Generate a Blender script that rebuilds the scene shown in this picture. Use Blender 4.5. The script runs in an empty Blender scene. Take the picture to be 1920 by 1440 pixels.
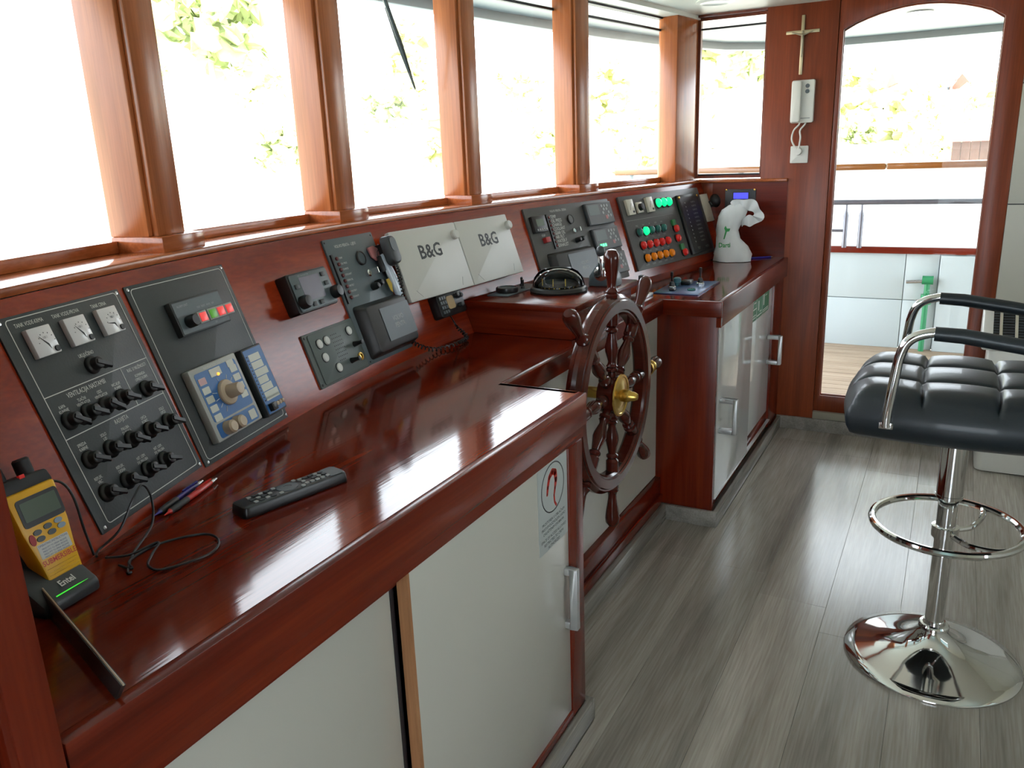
import bpy, bmesh, math, random
from mathutils import Matrix, Vector
random.seed(7)
PI = math.pi
scene = bpy.context.scene
C = scene.collection

# ------------------------------------------------------------------ camera, sky, sun, exposure
def look(yaw, pitch, roll):
    cy, sy, cp, sp = math.cos(yaw), math.sin(yaw), math.cos(pitch), math.sin(pitch)
    F = Vector((cy*cp, sy*cp, -sp)); R = Vector((sy, -cy, 0)); D = F.cross(R)
    c, s = math.cos(roll), math.sin(roll)
    R2 = c*R + s*D; D2 = -s*R + c*D
    return Matrix((R2, -D2, -F)).transposed()
cam_d = bpy.data.cameras.new('camera'); cam = bpy.data.objects.new('camera', cam_d); C.objects.link(cam)
cam.matrix_world = Matrix.Translation((0, 0, 1.3)) @ look(math.radians(28.797), math.radians(15.852), math.radians(2.191)).to_4x4()
cam_d.sensor_fit = 'HORIZONTAL'; cam_d.sensor_width = 36; cam_d.lens = 1513.6*36/1920
cam_d.clip_start = 0.02; cam_d.clip_end = 600
scene.camera = cam

SKY = 10.0
world = bpy.data.worlds.new('sky'); scene.world = world; world.use_nodes = True
wn = world.node_tree.nodes; bgd = wn['Background']
bgd.inputs['Color'].default_value = (0.86, 0.93, 1.0, 1); bgd.inputs['Strength'].default_value = SKY
sun_d = bpy.data.lights.new('sun', 'SUN'); sun_d.energy = 20.0; sun_d.angle = 0.02; sun_d.color = (1, 0.95, 0.84)
sun = bpy.data.objects.new('sun', sun_d); C.objects.link(sun)
sun.rotation_euler = Vector((0.42, 0.55, -0.95)).to_track_quat('-Z', 'Y').to_euler()
vs = scene.view_settings
vs.view_transform = 'Standard'; vs.look = 'None'; vs.gamma = 1; vs.exposure = -0.14
try: vs.use_curve_mapping = False
except Exception: pass

# ------------------------------------------------------------------ materials
MATS = {}
def new_mat(name):
    m = bpy.data.materials.new(name); m.use_nodes = True
    nt = m.node_tree; b = nt.nodes['Principled BSDF']
    MATS[name] = m
    return m, nt, b
def setp(b, **k):
    for n, v in k.items():
        n = n.replace('_', ' ')
        if n in b.inputs: b.inputs[n].default_value = v
def rgba(c): return (c[0], c[1], c[2], 1)
def plain(name, col, rough=0.4, metal=0.0, coat=0.0, var=0.06, vscale=40, bump=0.0, emit=None, es=0.0, spec=0.5):
    m, nt, b = new_mat(name)
    N = nt.nodes; L = nt.links
    tc = N.new('ShaderNodeTexCoord'); no = N.new('ShaderNodeTexNoise'); no.inputs['Scale'].default_value = vscale
    no.inputs['Detail'].default_value = 4
    L.new(tc.outputs['Object'], no.inputs['Vector'])
    mx = N.new('ShaderNodeMix'); mx.data_type = 'RGBA'
    mx.inputs['A'].default_value = rgba([x*(1-var) for x in col]); mx.inputs['B'].default_value = rgba([min(1, x*(1+var)) for x in col])
    L.new(no.outputs['Fac'], mx.inputs['Factor']); L.new(mx.outputs['Result'], b.inputs['Base Color'])
    setp(b, Roughness=rough, Metallic=metal)
    b.inputs['Coat Weight'].default_value = coat; b.inputs['Coat Roughness'].default_value = 0.06
    b.inputs['Specular IOR Level'].default_value = spec
    if bump:
        bp = N.new('ShaderNodeBump'); bp.inputs['Strength'].default_value = bump; bp.inputs['Distance'].default_value = 0.002
        L.new(no.outputs['Fac'], bp.inputs['Height']); L.new(bp.outputs['Normal'], b.inputs['Normal'])
    if emit:
        b.inputs['Emission Color'].default_value = rgba(emit); b.inputs['Emission Strength'].default_value = es
    return m
def wood(name, dark, mid, light, axis='x', rough=0.2, coat=0.5, coarse=1.0, bump=0.12, fine=1.0, coat_rough=0.05, streak=0.0, ior=1.5):
    m, nt, b = new_mat(name)
    N = nt.nodes; L = nt.links
    tc = N.new('ShaderNodeTexCoord')
    def stretched(along, across):
        mp = N.new('ShaderNodeMapping')
        sc = {'x': (along, across, across), 'y': (across, along, across), 'z': (across, across, along)}[axis]
        mp.inputs['Scale'].default_value = sc
        L.new(tc.outputs['Object'], mp.inputs['Vector']); return mp
    n1 = N.new('ShaderNodeTexNoise'); n1.inputs['Scale'].default_value = 1.0; n1.inputs['Detail'].default_value = 5; n1.inputs['Distortion'].default_value = 0.7
    L.new(stretched(0.9*coarse, 11*coarse).outputs[0], n1.inputs['Vector'])
    n2 = N.new('ShaderNodeTexNoise'); n2.inputs['Scale'].default_value = 1.0; n2.inputs['Detail'].default_value = 3
    L.new(stretched(7*fine, 190*fine).outputs[0], n2.inputs['Vector'])
    r = N.new('ShaderNodeValToRGB')
    r.color_ramp.elements[0].position = 0.30; r.color_ramp.elements[0].color = rgba(dark)
    r.color_ramp.elements[1].position = 0.72; r.color_ramp.elements[1].color = rgba(light)
    e = r.color_ramp.elements.new(0.5); e.color = rgba(mid)
    L.new(n1.outputs['Fac'], r.inputs['Fac'])
    mx = N.new('ShaderNodeMix'); mx.data_type = 'RGBA'; mx.blend_type = 'MULTIPLY'
    rr = N.new('ShaderNodeMapRange'); rr.inputs['From Min'].default_value = 0.35; rr.inputs['From Max'].default_value = 0.65
    rr.inputs['To Min'].default_value = 0.0; rr.inputs['To Max'].default_value = 0.45
    L.new(n2.outputs['Fac'], rr.inputs['Value']); L.new(rr.outputs['Result'], mx.inputs['Factor'])
    L.new(r.outputs['Color'], mx.inputs['A']); mx.inputs['B'].default_value = rgba((0.55, 0.5, 0.45))
    L.new(mx.outputs['Result'], b.inputs['Base Color'])
    bp = N.new('ShaderNodeBump'); bp.inputs['Strength'].default_value = bump; bp.inputs['Distance'].default_value = 0.0006
    L.new(n2.outputs['Fac'], bp.inputs['Height'])
    L.new(bp.outputs['Normal'], b.inputs['Normal'])
    setp(b, Roughness=rough, IOR=ior); b.inputs['Specular IOR Level'].default_value = 0.42
    b.inputs['Coat Weight'].default_value = coat; b.inputs['Coat Roughness'].default_value = coat_rough
    if streak:
        n3 = N.new('ShaderNodeTexNoise'); n3.inputs['Scale'].default_value = 1.0; n3.inputs['Detail'].default_value = 4
        L.new(stretched(9, 120).outputs[0], n3.inputs['Vector'])
        b2 = N.new('ShaderNodeBump'); b2.inputs['Strength'].default_value = streak; b2.inputs['Distance'].default_value = 0.0008
        L.new(n3.outputs['Fac'], b2.inputs['Height']); L.new(b2.outputs['Normal'], b.inputs['Coat Normal'])
        L.new(b2.outputs['Normal'], bp.inputs['Normal'])
    return m
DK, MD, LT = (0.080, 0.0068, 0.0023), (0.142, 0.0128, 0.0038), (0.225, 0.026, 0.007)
FK, FD, FT = (0.160, 0.0130, 0.0036), (0.255, 0.0240, 0.0055), (0.370, 0.047, 0.011)  # same mahogany, brightened: the light on the fascia is put into the colour
mah_x = wood('mahogany_grain_x', DK, MD, LT, 'x', rough=0.20, coat=0.0)
mah_top = wood('mahogany_worktop', DK, MD, LT, 'x', streak=0.09, rough=0.085, coat=0.0, bump=0.04)
mah_top.node_tree.nodes['Principled BSDF'].inputs['Specular IOR Level'].default_value = 0.5
mah_fas_lit = wood('mahogany_fascia_lit', FK, FD, FT, 'x', rough=0.17, coat=0.0, bump=0.08)
mah_y = wood('mahogany_grain_y', DK, MD, LT, 'y', rough=0.22, coat=0.0)
mah_z = wood('mahogany_grain_z', DK, MD, LT, 'z', rough=0.25, coat=0.0)
mah_dark = wood('wheel_mahogany', (0.040, 0.005, 0.003), (0.070, 0.009, 0.005), (0.105, 0.014, 0.007), 'z', rough=0.16, coat=0.0)
sap_z = wood('sapele_grain_z', (0.30, 0.080, 0.024), (0.43, 0.128, 0.040), (0.54, 0.180, 0.060), 'z', rough=0.24, coat=0.0, coarse=1.3)
sap_x = wood('sapele_grain_x', (0.30, 0.075, 0.024), (0.43, 0.118, 0.038), (0.55, 0.17, 0.058), 'x', rough=0.14, coat=0.0, coarse=1.3)
wall_wood = wood('end_wall_mahogany', (0.155, 0.027, 0.0080), (0.225, 0.041, 0.0120), (0.31, 0.062, 0.018), 'z', rough=0.3, coat=0.0, coarse=1.2)
cap_wood = wood('varnished_cap_rail', (0.20, 0.075, 0.016), (0.27, 0.10, 0.024), (0.33, 0.135, 0.034), 'y', rough=0.25, coat=0.7)
teak = wood('teak_deck', (0.28, 0.20, 0.14), (0.36, 0.27, 0.19), (0.43, 0.33, 0.24), 'y', rough=0.65, coat=0.0)
ply = wood('plywood_edge', (0.35, 0.15, 0.06), (0.42, 0.20, 0.09), (0.5, 0.26, 0.12), 'z', rough=0.5, coat=0.0)
lam = [wood('grey_laminate_%d' % i, tuple(c*k for c in (0.245, 0.221, 0.195)), tuple(c*k for c in (0.375, 0.342, 0.305)), tuple(c*k for c in (0.50, 0.462, 0.415)), 'x', rough=0.19, coat=0.0, coarse=0.8, bump=0.08) for i, k in enumerate((0.92, 1.0, 1.07))]
white_gloss = plain('cream_gloss_laminate', (0.50, 0.485, 0.43), 0.22, coat=0.0, var=0.02, vscale=5)
white_gloss2 = plain('white_gloss_laminate', (0.55, 0.55, 0.53), 0.05, coat=0.0, var=0.02, vscale=5)
cream_wall = plain('cream_wall_panel', (0.50, 0.49, 0.42), 0.4, var=0.03, vscale=4)
ceil_m = plain('ceiling_white', (0.72, 0.70, 0.64), 0.45, var=0.02, vscale=3)
white_paint = plain('white_paint', (0.46, 0.53, 0.56), 0.35, var=0.03, vscale=6)
white_plastic = plain('white_plastic', (0.72, 0.71, 0.66), 0.35, var=0.02)
ivory_plastic = plain('ivory_plastic', (0.60, 0.56, 0.45), 0.35, var=0.03)
panel_grey = plain('dark_grey_panel', (0.036, 0.042, 0.044), 0.45, var=0.12, vscale=260, bump=0.15)
panel_bluegrey = plain('blue_grey_panel', (0.082, 0.105, 0.115), 0.40, var=0.08, vscale=200)
panel_olive = plain('olive_grey_panel', (0.070, 0.068, 0.064), 0.45, var=0.08, vscale=200)
panel_green = plain('green_grey_panel', (0.095, 0.115, 0.108), 0.40, var=0.05, vscale=200)
hood_brown = plain('brown_black_hood', (0.020, 0.018, 0.018), 0.40, var=0.1, vscale=200)
hood_lid = plain('grey_hood_lid', (0.075, 0.088, 0.098), 0.38, var=0.06, vscale=150)
black = plain('black_plastic', (0.008, 0.008, 0.009), 0.35, var=0.1)
black_matte = plain('black_rubber', (0.012, 0.012, 0.013), 0.6, var=0.1)
charcoal = plain('charcoal_plastic', (0.03, 0.034, 0.037), 0.42, var=0.1, vscale=120)
leather = plain('black_leatherette', (0.010, 0.0155, 0.021), 0.42, var=0.1, vscale=300, bump=0.12, coat=0.15)
chrome = plain('chrome', (0.80, 0.80, 0.80), 0.06, metal=1.0, var=0.01)
steel = plain('brushed_steel', (0.55, 0.56, 0.57), 0.25, metal=1.0, var=0.05)
rail_steel = plain('weathered_steel', (0.16, 0.16, 0.19), 0.35, metal=0.6, var=0.08)
brass = plain('brass', (0.62, 0.40, 0.10), 0.26, metal=1.0, var=0.08, vscale=30)
alu = plain('satin_aluminium', (0.62, 0.63, 0.64), 0.35, metal=0.7, var=0.03)
cover_white = plain('cover_white', (0.52, 0.51, 0.47), 0.42, var=0.03, vscale=12)
print_white = plain('printed_white', (0.62, 0.62, 0.58), 0.5, var=0.02)
print_dim = plain('printed_grey', (0.32, 0.33, 0.32), 0.5, var=0.02)
print_black = plain('printed_black', (0.02, 0.02, 0.022), 0.5, var=0.02)
print_red = plain('printed_red', (0.55, 0.035, 0.02), 0.45, var=0.05)
print_navy = plain('printed_navy', (0.03, 0.05, 0.16), 0.5, var=0.02)
gauge_face = plain('gauge_face', (0.66, 0.64, 0.64), 0.3, coat=0.4, var=0.02)
nav_blue = plain('nav_panel_blue', (0.035, 0.13, 0.34), 0.4, var=0.05)
nav_grey = plain('nav_panel_grey', (0.40, 0.41, 0.38), 0.45, var=0.03)
key_cream = plain('membrane_key_cream', (0.56, 0.57, 0.50), 0.45, var=0.03)
key_pink = plain('membrane_key_pink', (0.55, 0.33, 0.33), 0.45, var=0.03)
yellow = plain('radio_yellow', (0.78, 0.40, 0.005), 0.38, var=0.04)
lcd_green = plain('green_lcd', (0.085, 0.115, 0.085), 0.2, var=0.04)
lcd_violet = plain('violet_screen', (0.15, 0.135, 0.19), 0.15, var=0.15, vscale=25)
grey_key = plain('grey_rubber_key', (0.09, 0.10, 0.10), 0.5)
red_key = plain('red_rubber_key', (0.35, 0.02, 0.02), 0.5)
blue_key = plain('blue_grey_key', (0.25, 0.33, 0.42), 0.5)
red_glow = plain('lit_red_key', (0.7, 0.05, 0.05), 0.3, emit=(1, 0.08, 0.07), es=0.55)
green_key = plain('lit_green_key', (0.10, 0.30, 0.04), 0.3, emit=(0.15, 0.6, 0.05), es=0.25)
red_lens = plain('red_lens', (0.50, 0.015, 0.015), 0.2, coat=0.5, emit=(1, 0.03, 0.02), es=0.12)
dark_red = plain('dark_red_lens', (0.12, 0.008, 0.008), 0.3, coat=0.3)
orange_lens = plain('orange_lens', (0.75, 0.20, 0.01), 0.2, coat=0.5, emit=(1, 0.3, 0.0), es=0.10)
teal_lens = plain('teal_lens', (0.02, 0.16, 0.14), 0.2, coat=0.5)
green_sq = plain('green_push_button', (0.03, 0.20, 0.06), 0.3)
green_lit = plain('lit_green_lens', (0.02, 0.6, 0.2), 0.2, emit=(0.0, 1.0, 0.30), es=1.3)
amber_lit = plain('lit_amber_lamp', (0.9, 0.4, 0.05), 0.2, emit=(1.0, 0.42, 0.06), es=2.0)
blue_lit = plain('lit_blue_display', (0.05, 0.05, 0.6), 0.2, emit=(0.11, 0.12, 1.0), es=0.9)
tan = plain('tan_knob', (0.46, 0.36, 0.25), 0.35, var=0.04)
beige = plain('beige_speaker', (0.36, 0.25, 0.12), 0.5)
pink = plain('pink_tag', (0.42, 0.16, 0.16), 0.5)
key_yellow = plain('yellow_tag', (0.55, 0.38, 0.06), 0.5)
float_white = plain('pearl_float', (0.60, 0.68, 0.78), 0.22, coat=0.5)
pen_red = plain('red_pen_barrel', (0.55, 0.015, 0.012), 0.25, coat=0.4)
pen_blue = plain('blue_pen_barrel', (0.03, 0.02, 0.22), 0.25, coat=0.4)
bag_white = plain('white_carrier_bag', (0.66, 0.68, 0.68), 0.35, var=0.08, vscale=25, bump=0.3)
green_print = plain('green_print', (0.03, 0.30, 0.07), 0.5)
safety_green = plain('safety_green', (0.006, 0.13, 0.05), 0.4, var=0.05)
plate_blue = plain('blue_plate', (0.06, 0.12, 0.27), 0.28, metal=0.3, var=0.08, vscale=60)
teal_knob = plain('teal_button', (0.02, 0.11, 0.14), 0.3, coat=0.4)
sticker_m = plain('pale_sticker', (0.42, 0.45, 0.44), 0.35, var=0.02)
brass_cross = plain('pale_brass', (0.52, 0.42, 0.26), 0.35, metal=0.6)
pewter = plain('pewter_figure', (0.42, 0.36, 0.26), 0.4, metal=0.6)
pipe_green = plain('green_pipe_paint', (0.02, 0.22, 0.09), 0.4)
threshold_m = plain('threshold_strip', (0.30, 0.28, 0.22), 0.45)
base_m = wood('grey_baseboard', (0.20, 0.19, 0.17), (0.28, 0.265, 0.24), (0.35, 0.33, 0.30), 'x', rough=0.2, coat=0.0)
gasket = plain('dark_gasket', (0.015, 0.015, 0.02), 0.5)
canopy_m = plain('canopy_grey', (0.21, 0.22, 0.225), 0.5, var=0.03, vscale=3)
ground_m = plain('pale_hillside', (0.62, 0.60, 0.50), 0.9, var=0.15, vscale=0.2)
water_m = plain('sea_water', (0.10, 0.22, 0.24), 0.15, var=0.1, vscale=0.5, bump=0.2)
leaf_a = plain('olive_foliage', (0.62, 0.64, 0.31), 0.8, var=0.25, vscale=2.0)
leaf_b = plain('dark_foliage', (0.40, 0.46, 0.22), 0.8, var=0.3, vscale=2.0)
bark = plain('bark', (0.50, 0.45, 0.36), 0.9)
house_wall = plain('house_render', (0.80, 0.76, 0.68), 0.8)
roof_red = plain('roof_tiles', (0.26, 0.075, 0.05), 0.7, var=0.2, vscale=3)
hut_wood = wood('hut_boards', (0.07, 0.035, 0.022), (0.10, 0.052, 0.034), (0.13, 0.07, 0.045), 'z', rough=0.6, coat=0)
win_dark = plain('dark_pane', (0.05, 0.06, 0.07), 0.1)
lamp_m = plain('ceiling_lamp_diffuser', (0.9, 0.9, 0.88), 0.3, emit=(1, 0.98, 0.92), es=4.0)
charge_green = plain('charging_light', (0.02, 0.4, 0.03), 0.3, emit=(0.08, 1.0, 0.05), es=0.7)

def glass_mat(name, tint=(0.97, 0.98, 0.98), refl=0.06):
    m = bpy.data.materials.new(name); m.use_nodes = True; nt = m.node_tree; N = nt.nodes; L = nt.links
    N.remove(N['Principled BSDF']); out = N['Material Output']
    t = N.new('ShaderNodeBsdfTransparent'); t.inputs['Color'].default_value = rgba(tint)
    g = N.new('ShaderNodeBsdfGlossy'); g.inputs['Roughness'].default_value = 0.0
    lw = N.new('ShaderNodeFresnel'); lw.inputs['IOR'].default_value = 1.3
    no = N.new('ShaderNodeTexNoise'); no.inputs['Scale'].default_value = 3
    mu = N.new('ShaderNodeMath'); mu.operation = 'MULTIPLY'; mu.inputs[1].default_value = 0.8
    L.new(lw.outputs[0], mu.inputs[0])
    mx = N.new('ShaderNodeMixShader'); L.new(mu.outputs[0], mx.inputs[0]); L.new(t.outputs[0], mx.inputs[1]); L.new(g.outputs[0], mx.inputs[2])
    L.new(mx.outputs[0], out.inputs['Surface']); return m
glass = glass_mat('window_glass')
cloth_m = bpy.data.materials.new('weather_cloth_white'); cloth_m.use_nodes = True
_n = cloth_m.node_tree.nodes; _l = cloth_m.node_tree.links
_tr = _n.new('ShaderNodeBsdfTranslucent'); _no = _n.new('ShaderNodeTexNoise'); _no.inputs['Scale'].default_value = 30
_mx = _n.new('ShaderNodeMix'); _mx.data_type = 'RGBA'; _mx.inputs['A'].default_value = (0.86, 0.88, 0.88, 1); _mx.inputs['B'].default_value = (0.93, 0.94, 0.94, 1)
_l.new(_no.outputs['Fac'], _mx.inputs['Factor']); _l.new(_mx.outputs['Result'], _tr.inputs['Color']); _l.new(_mx.outputs['Result'], _n['Principled BSDF'].inputs['Base Color'])
_ms = _n.new('ShaderNodeMixShader'); _ms.inputs[0].default_value = 0.7
_l.new(_n['Principled BSDF'].outputs[0], _ms.inputs[1]); _l.new(_tr.outputs[0], _ms.inputs[2]); _l.new(_ms.outputs[0], _n['Material Output'].inputs['Surface'])

# ------------------------------------------------------------------ mesh helpers
def rrect(cx, cy, w, h, r=0.0, n=4):
    if r <= 0: return [(cx-w/2, cy-h/2), (cx+w/2, cy-h/2), (cx+w/2, cy+h/2), (cx-w/2, cy+h/2)]
    out = []
    for (sx, sy, a0) in ((1, -1, -PI/2), (1, 1, 0), (-1, 1, PI/2), (-1, -1, PI)):
        for k in range(n+1):
            a = a0 + PI/2*k/n
            out.append((cx + sx*(w/2-r) + r*math.cos(a), cy + sy*(h/2-r) + r*math.sin(a)))
    return out
def circ(cx, cy, r, n=24, ry=None): return [(cx + r*math.cos(2*PI*k/n), cy + (ry or r)*math.sin(2*PI*k/n)) for k in range(n)]
class MB:
    def __init__(s): s.v = []; s.f = []
    def add(s, vs_, fs):
        o = len(s.v); s.v += [tuple(p) for p in vs_]; s.f += [tuple(i+o for i in f) for f in fs]; return s
    def box(s, x0, x1, y0, y1, z0, z1):
        return s.add([(x0,y0,z0),(x1,y0,z0),(x1,y1,z0),(x0,y1,z0),(x0,y0,z1),(x1,y0,z1),(x1,y1,z1),(x0,y1,z1)],
                     [(0,3,2,1),(4,5,6,7),(0,1,5,4),(1,2,6,5),(2,3,7,6),(3,0,4,7)])
    def prism(s, poly, z0, z1, poly2=None):
        n = len(poly); q = poly2 or poly
        return s.add([(x,y,z0) for x,y in poly]+[(x,y,z1) for x,y in q],
                     [tuple(range(n-1,-1,-1)), tuple(range(n,2*n))]+[(i,(i+1)%n,n+(i+1)%n,n+i) for i in range(n)])
    def ring(s, po, pi_, z0, z1):
        n = len(po)
        vs_ = [(x,y,z0) for x,y in po]+[(x,y,z0) for x,y in pi_]+[(x,y,z1) for x,y in po]+[(x,y,z1) for x,y in pi_]
        fs = []
        for i in range(n):
            j = (i+1)%n
            fs += [(2*n+i,2*n+j,3*n+j,3*n+i),(i,n+i,n+j,j),(i,j,2*n+j,2*n+i),(n+i,3*n+i,3*n+j,n+j)]
        return s.add(vs_, fs)
    def frame(s, cx, cy, w, h, t, z0, z1, r=0.0):
        return s.ring(rrect(cx,cy,w,h,r), rrect(cx,cy,w-2*t,h-2*t,max(0.0001 if r else 0,r-t)), z0, z1)
    def lathe(s, prof, M=None, n=24, arc=2*PI, a0=0):
        M = M or Matrix(); k = len(prof); full = abs(arc-2*PI) < 1e-6; m = n if full else n+1
        vs_ = []
        for i in range(m):
            a = a0+arc*i/n
            for r, z in prof: vs_.append(M @ Vector((r*math.cos(a), r*math.sin(a), z)))
        fs = []
        for i in range(n):
            j = (i+1)%m
            for q in range(k-1):
                fs.append((i*k+q, j*k+q, j*k+q+1, i*k+q+1))
        if full and prof[0] != prof[-1]:
            if prof[0][0] > 1e-6: fs.append(tuple(i*k for i in range(m-1,-1,-1)))
            if prof[-1][0] > 1e-6: fs.append(tuple(i*k+k-1 for i in range(m)))
        return s.add(vs_, fs)
    def cyl(s, p0, p1, r0, r1=None, n=16):
        p0 = Vector(p0); p1 = Vector(p1); d = p1-p0
        M = Matrix.Translation(p0) @ d.to_track_quat('Z','Y').to_matrix().to_4x4()
        return s.lathe([(r0,0),(r1 if r1 is not None else r0,d.length)], M, n)
    def tube(s, pts, r, n=8, closed=False, cap=True):
        P = [Vector(p) for p in pts]; m = len(P); rs = r if isinstance(r,(list,tuple)) else [r]*m
        T = []
        for i in range(m):
            a = P[(i-1)%m] if (closed or i>0) else P[i]; b = P[(i+1)%m] if (closed or i<m-1) else P[i]
            T.append((b-a).normalized())
        u = T[0].orthogonal().normalized(); vs_ = []
        for i in range(m):
            if i: 
                ax = T[i-1].cross(T[i])
                if ax.length > 1e-7: u = Matrix.Rotation(T[i-1].angle(T[i]),3,ax.normalized()) @ u
            u = (u-T[i]*u.dot(T[i])).normalized(); w = T[i].cross(u)
            for k in range(n):
                a = 2*PI*k/n; vs_.append(P[i]+rs[i]*(math.cos(a)*u+math.sin(a)*w))
        fs = []
        for i in range(m if closed else m-1):
            j = (i+1)%m
            sh = 0
            if closed and j == 0:
                best = min(range(n), key=lambda q: (vs_[i*n]-vs_[q]).length); sh = best
            for k in range(n): fs.append((i*n+k, i*n+(k+1)%n, j*n+(k+1+sh)%n, j*n+(k+sh)%n))
        if not closed and cap: fs += [tuple(range(n-1,-1,-1)), tuple((m-1)*n+k for k in range(n))]
        return s.add(vs_, fs)
    def ball(s, c, r, sc=(1,1,1), n=12, M=None):
        k = n//2; prof = [(r*math.sin(PI*i/k), -r*math.cos(PI*i/k)) for i in range(k+1)]
        prof[0] = (0,-r); prof[-1] = (0,r)
        MM = (M or Matrix.Translation(c)) @ Matrix.Diagonal((*sc,1))
        return s.lathe(prof, MM, n)
    def grid(s, fn, nu, nv):
        vs_ = [fn(i/nu, j/nv) for j in range(nv+1) for i in range(nu+1)]
        return s.add(vs_, [(j*(nu+1)+i, j*(nu+1)+i+1, (j+1)*(nu+1)+i+1, (j+1)*(nu+1)+i) for j in range(nv) for i in range(nu)])
    def text(s, st, size, x, y, z, ax='C', M=None, bold=0.0, sx=0.86, rot=0.0):
        cu = bpy.data.curves.new('t','FONT'); cu.body = st; cu.size = size; cu.align_x = {'C':'CENTER','L':'LEFT','R':'RIGHT'}[ax]; cu.align_y = 'CENTER'
        cu.resolution_u = 2; cu.offset = bold
        o = bpy.data.objects.new('t', cu); me = bpy.data.meshes.new_from_object(o)
        T = (M or Matrix()) @ Matrix.Translation((x,y,z)) @ Matrix.Rotation(rot,4,'Z') @ Matrix.Diagonal((sx,1,1,1))
        s.add([T @ v.co for v in me.vertices], [tuple(p.vertices) for p in me.polygons])
        bpy.data.objects.remove(o); bpy.data.curves.remove(cu); bpy.data.meshes.remove(me); return s
    def xf(s, M): s.v = [tuple(M @ Vector(p)) for p in s.v]; return s
    def mesh(s, name, m, bevel=0.0, smooth=True, seg=2, ang=35, recalc=True):
        me = bpy.data.meshes.new(name); me.from_pydata(s.v, [], s.f); me.materials.append(m)
        bm = bmesh.new(); bm.from_mesh(me)
        bmesh.ops.remove_doubles(bm, verts=bm.verts, dist=1e-6)
        if recalc: bmesh.ops.recalc_face_normals(bm, faces=bm.faces)
        if bevel:
            es = [e for e in bm.edges if len(e.link_faces)==2 and e.calc_face_angle(0) > math.radians(40)]
            bmesh.ops.bevel(bm, geom=es, offset=bevel, segments=seg, profile=0.5, affect='EDGES', clamp_overlap=True)
        if smooth:
            for f in bm.faces: f.smooth = True
            for e in bm.edges:
                if len(e.link_faces)==2 and e.calc_face_angle(0) > math.radians(ang): e.smooth = False
        bm.to_mesh(me); bm.free(); return me
    def build(s, name, m, parent=None, bevel=0.0, **k):
        return link(name, s.mesh(name, m, bevel, **k), parent)
SMALL = ('lettering', 'print', 'marks', 'holes', 'lines', 'pictograms', 'slots', 'scratches', 'fins', 'ribs', 'scale')
def link(name, me, parent=None, M=None):
    o = bpy.data.objects.new(name, me); C.objects.link(o)
    if parent is not None and any(name.endswith(s_) for s_ in SMALL): o['kind'] = 'stuff'
    if parent is not None: o.parent = parent
    if M is not None: o.matrix_basis = M
    return o
def tag(o, label, cat=None, group=None, kind=None):
    if label: o['label'] = label
    if cat: o['category'] = cat
    if group: o['group'] = group
    if kind: o['kind'] = kind
    return o
def thing(name, label, cat, M=None, group=None):
    o = bpy.data.objects.new(name, None); C.objects.link(o); o.empty_display_size = 0.05
    if M is not None: o.matrix_basis = M
    return tag(o, label, cat, group)
def struct(o, label): return tag(o, label, None, None, 'structure')
def T(x, y, z): return Matrix.Translation((x, y, z))
def RZ(a): return Matrix.Rotation(a, 4, 'Z')

# ------------------------------------------------------------------ the bowed front: plan curve of the console back edge
WT = 0.808                      # worktop height
CO = [0.005423047, 0.021739585, -0.117672774, -0.030466463, 1.196217333]
TILT = math.radians(19); CT, ST = math.cos(TILT), math.sin(TILT)
def bow(x):
    u = x-2; return (((CO[0]*u+CO[1])*u+CO[2])*u+CO[3])*u+CO[4]
def byaw(x):
    u = x-2; return math.atan(((4*CO[0]*u+3*CO[1])*u+2*CO[2])*u+CO[3])
def bframe(x):
    a = byaw(x); t = Vector((math.cos(a), math.sin(a), 0)); n = Vector((-math.sin(a), math.cos(a), 0))
    up = Vector((0,0,CT)) + ST*n; return t, n, up, t.cross(up)
def fas(x, h, d=0.0):           # point on the sloping fascia: x along the bow, h up the slope, d towards the room
    t, n, up, N = bframe(x); return Vector((x, bow(x), WT)) + h*up + d*N
def FM(x, h, d=0.0):            # frame on the fascia: local x along, y up the slope, z out into the room
    t, n, up, N = bframe(x); o = fas(x, h, d)
    return Matrix(((t.x,up.x,N.x,o.x),(t.y,up.y,N.y,o.y),(t.z,up.z,N.z,o.z),(0,0,0,1)))
def sil(x, off, z):             # point on the window line: off = distance forward of the sill nose
    t, n, up, N = bframe(x); p = fas(x, 0.353) + off*n; return Vector((p.x, p.y, z))
def SM(x, off, z):
    t, n, up, N = bframe(x); p = sil(x, off, z)
    return Matrix(((t.x,n.x,0,p.x),(t.y,n.y,0,p.y),(0,0,1,p.z),(0,0,0,1)))
def sweep(mb, prof, x0, x1, n, fn):
    k = len(prof); vs_ = []
    for i in range(n+1):
        x = x0+(x1-x0)*i/n
        for q in prof: vs_.append(fn(x, *q))
    fs = [(i*k+q, (i+1)*k+q, (i+1)*k+(q+1)%k, i*k+(q+1)%k) for i in range(n) for q in range(k)]
    fs += [tuple(range(k)), tuple(n*k+q for q in range(k-1,-1,-1))]
    return mb.add(vs_, fs)
XW = 3.818                      # inner face of the end wall
CEIL = 1.862

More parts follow.
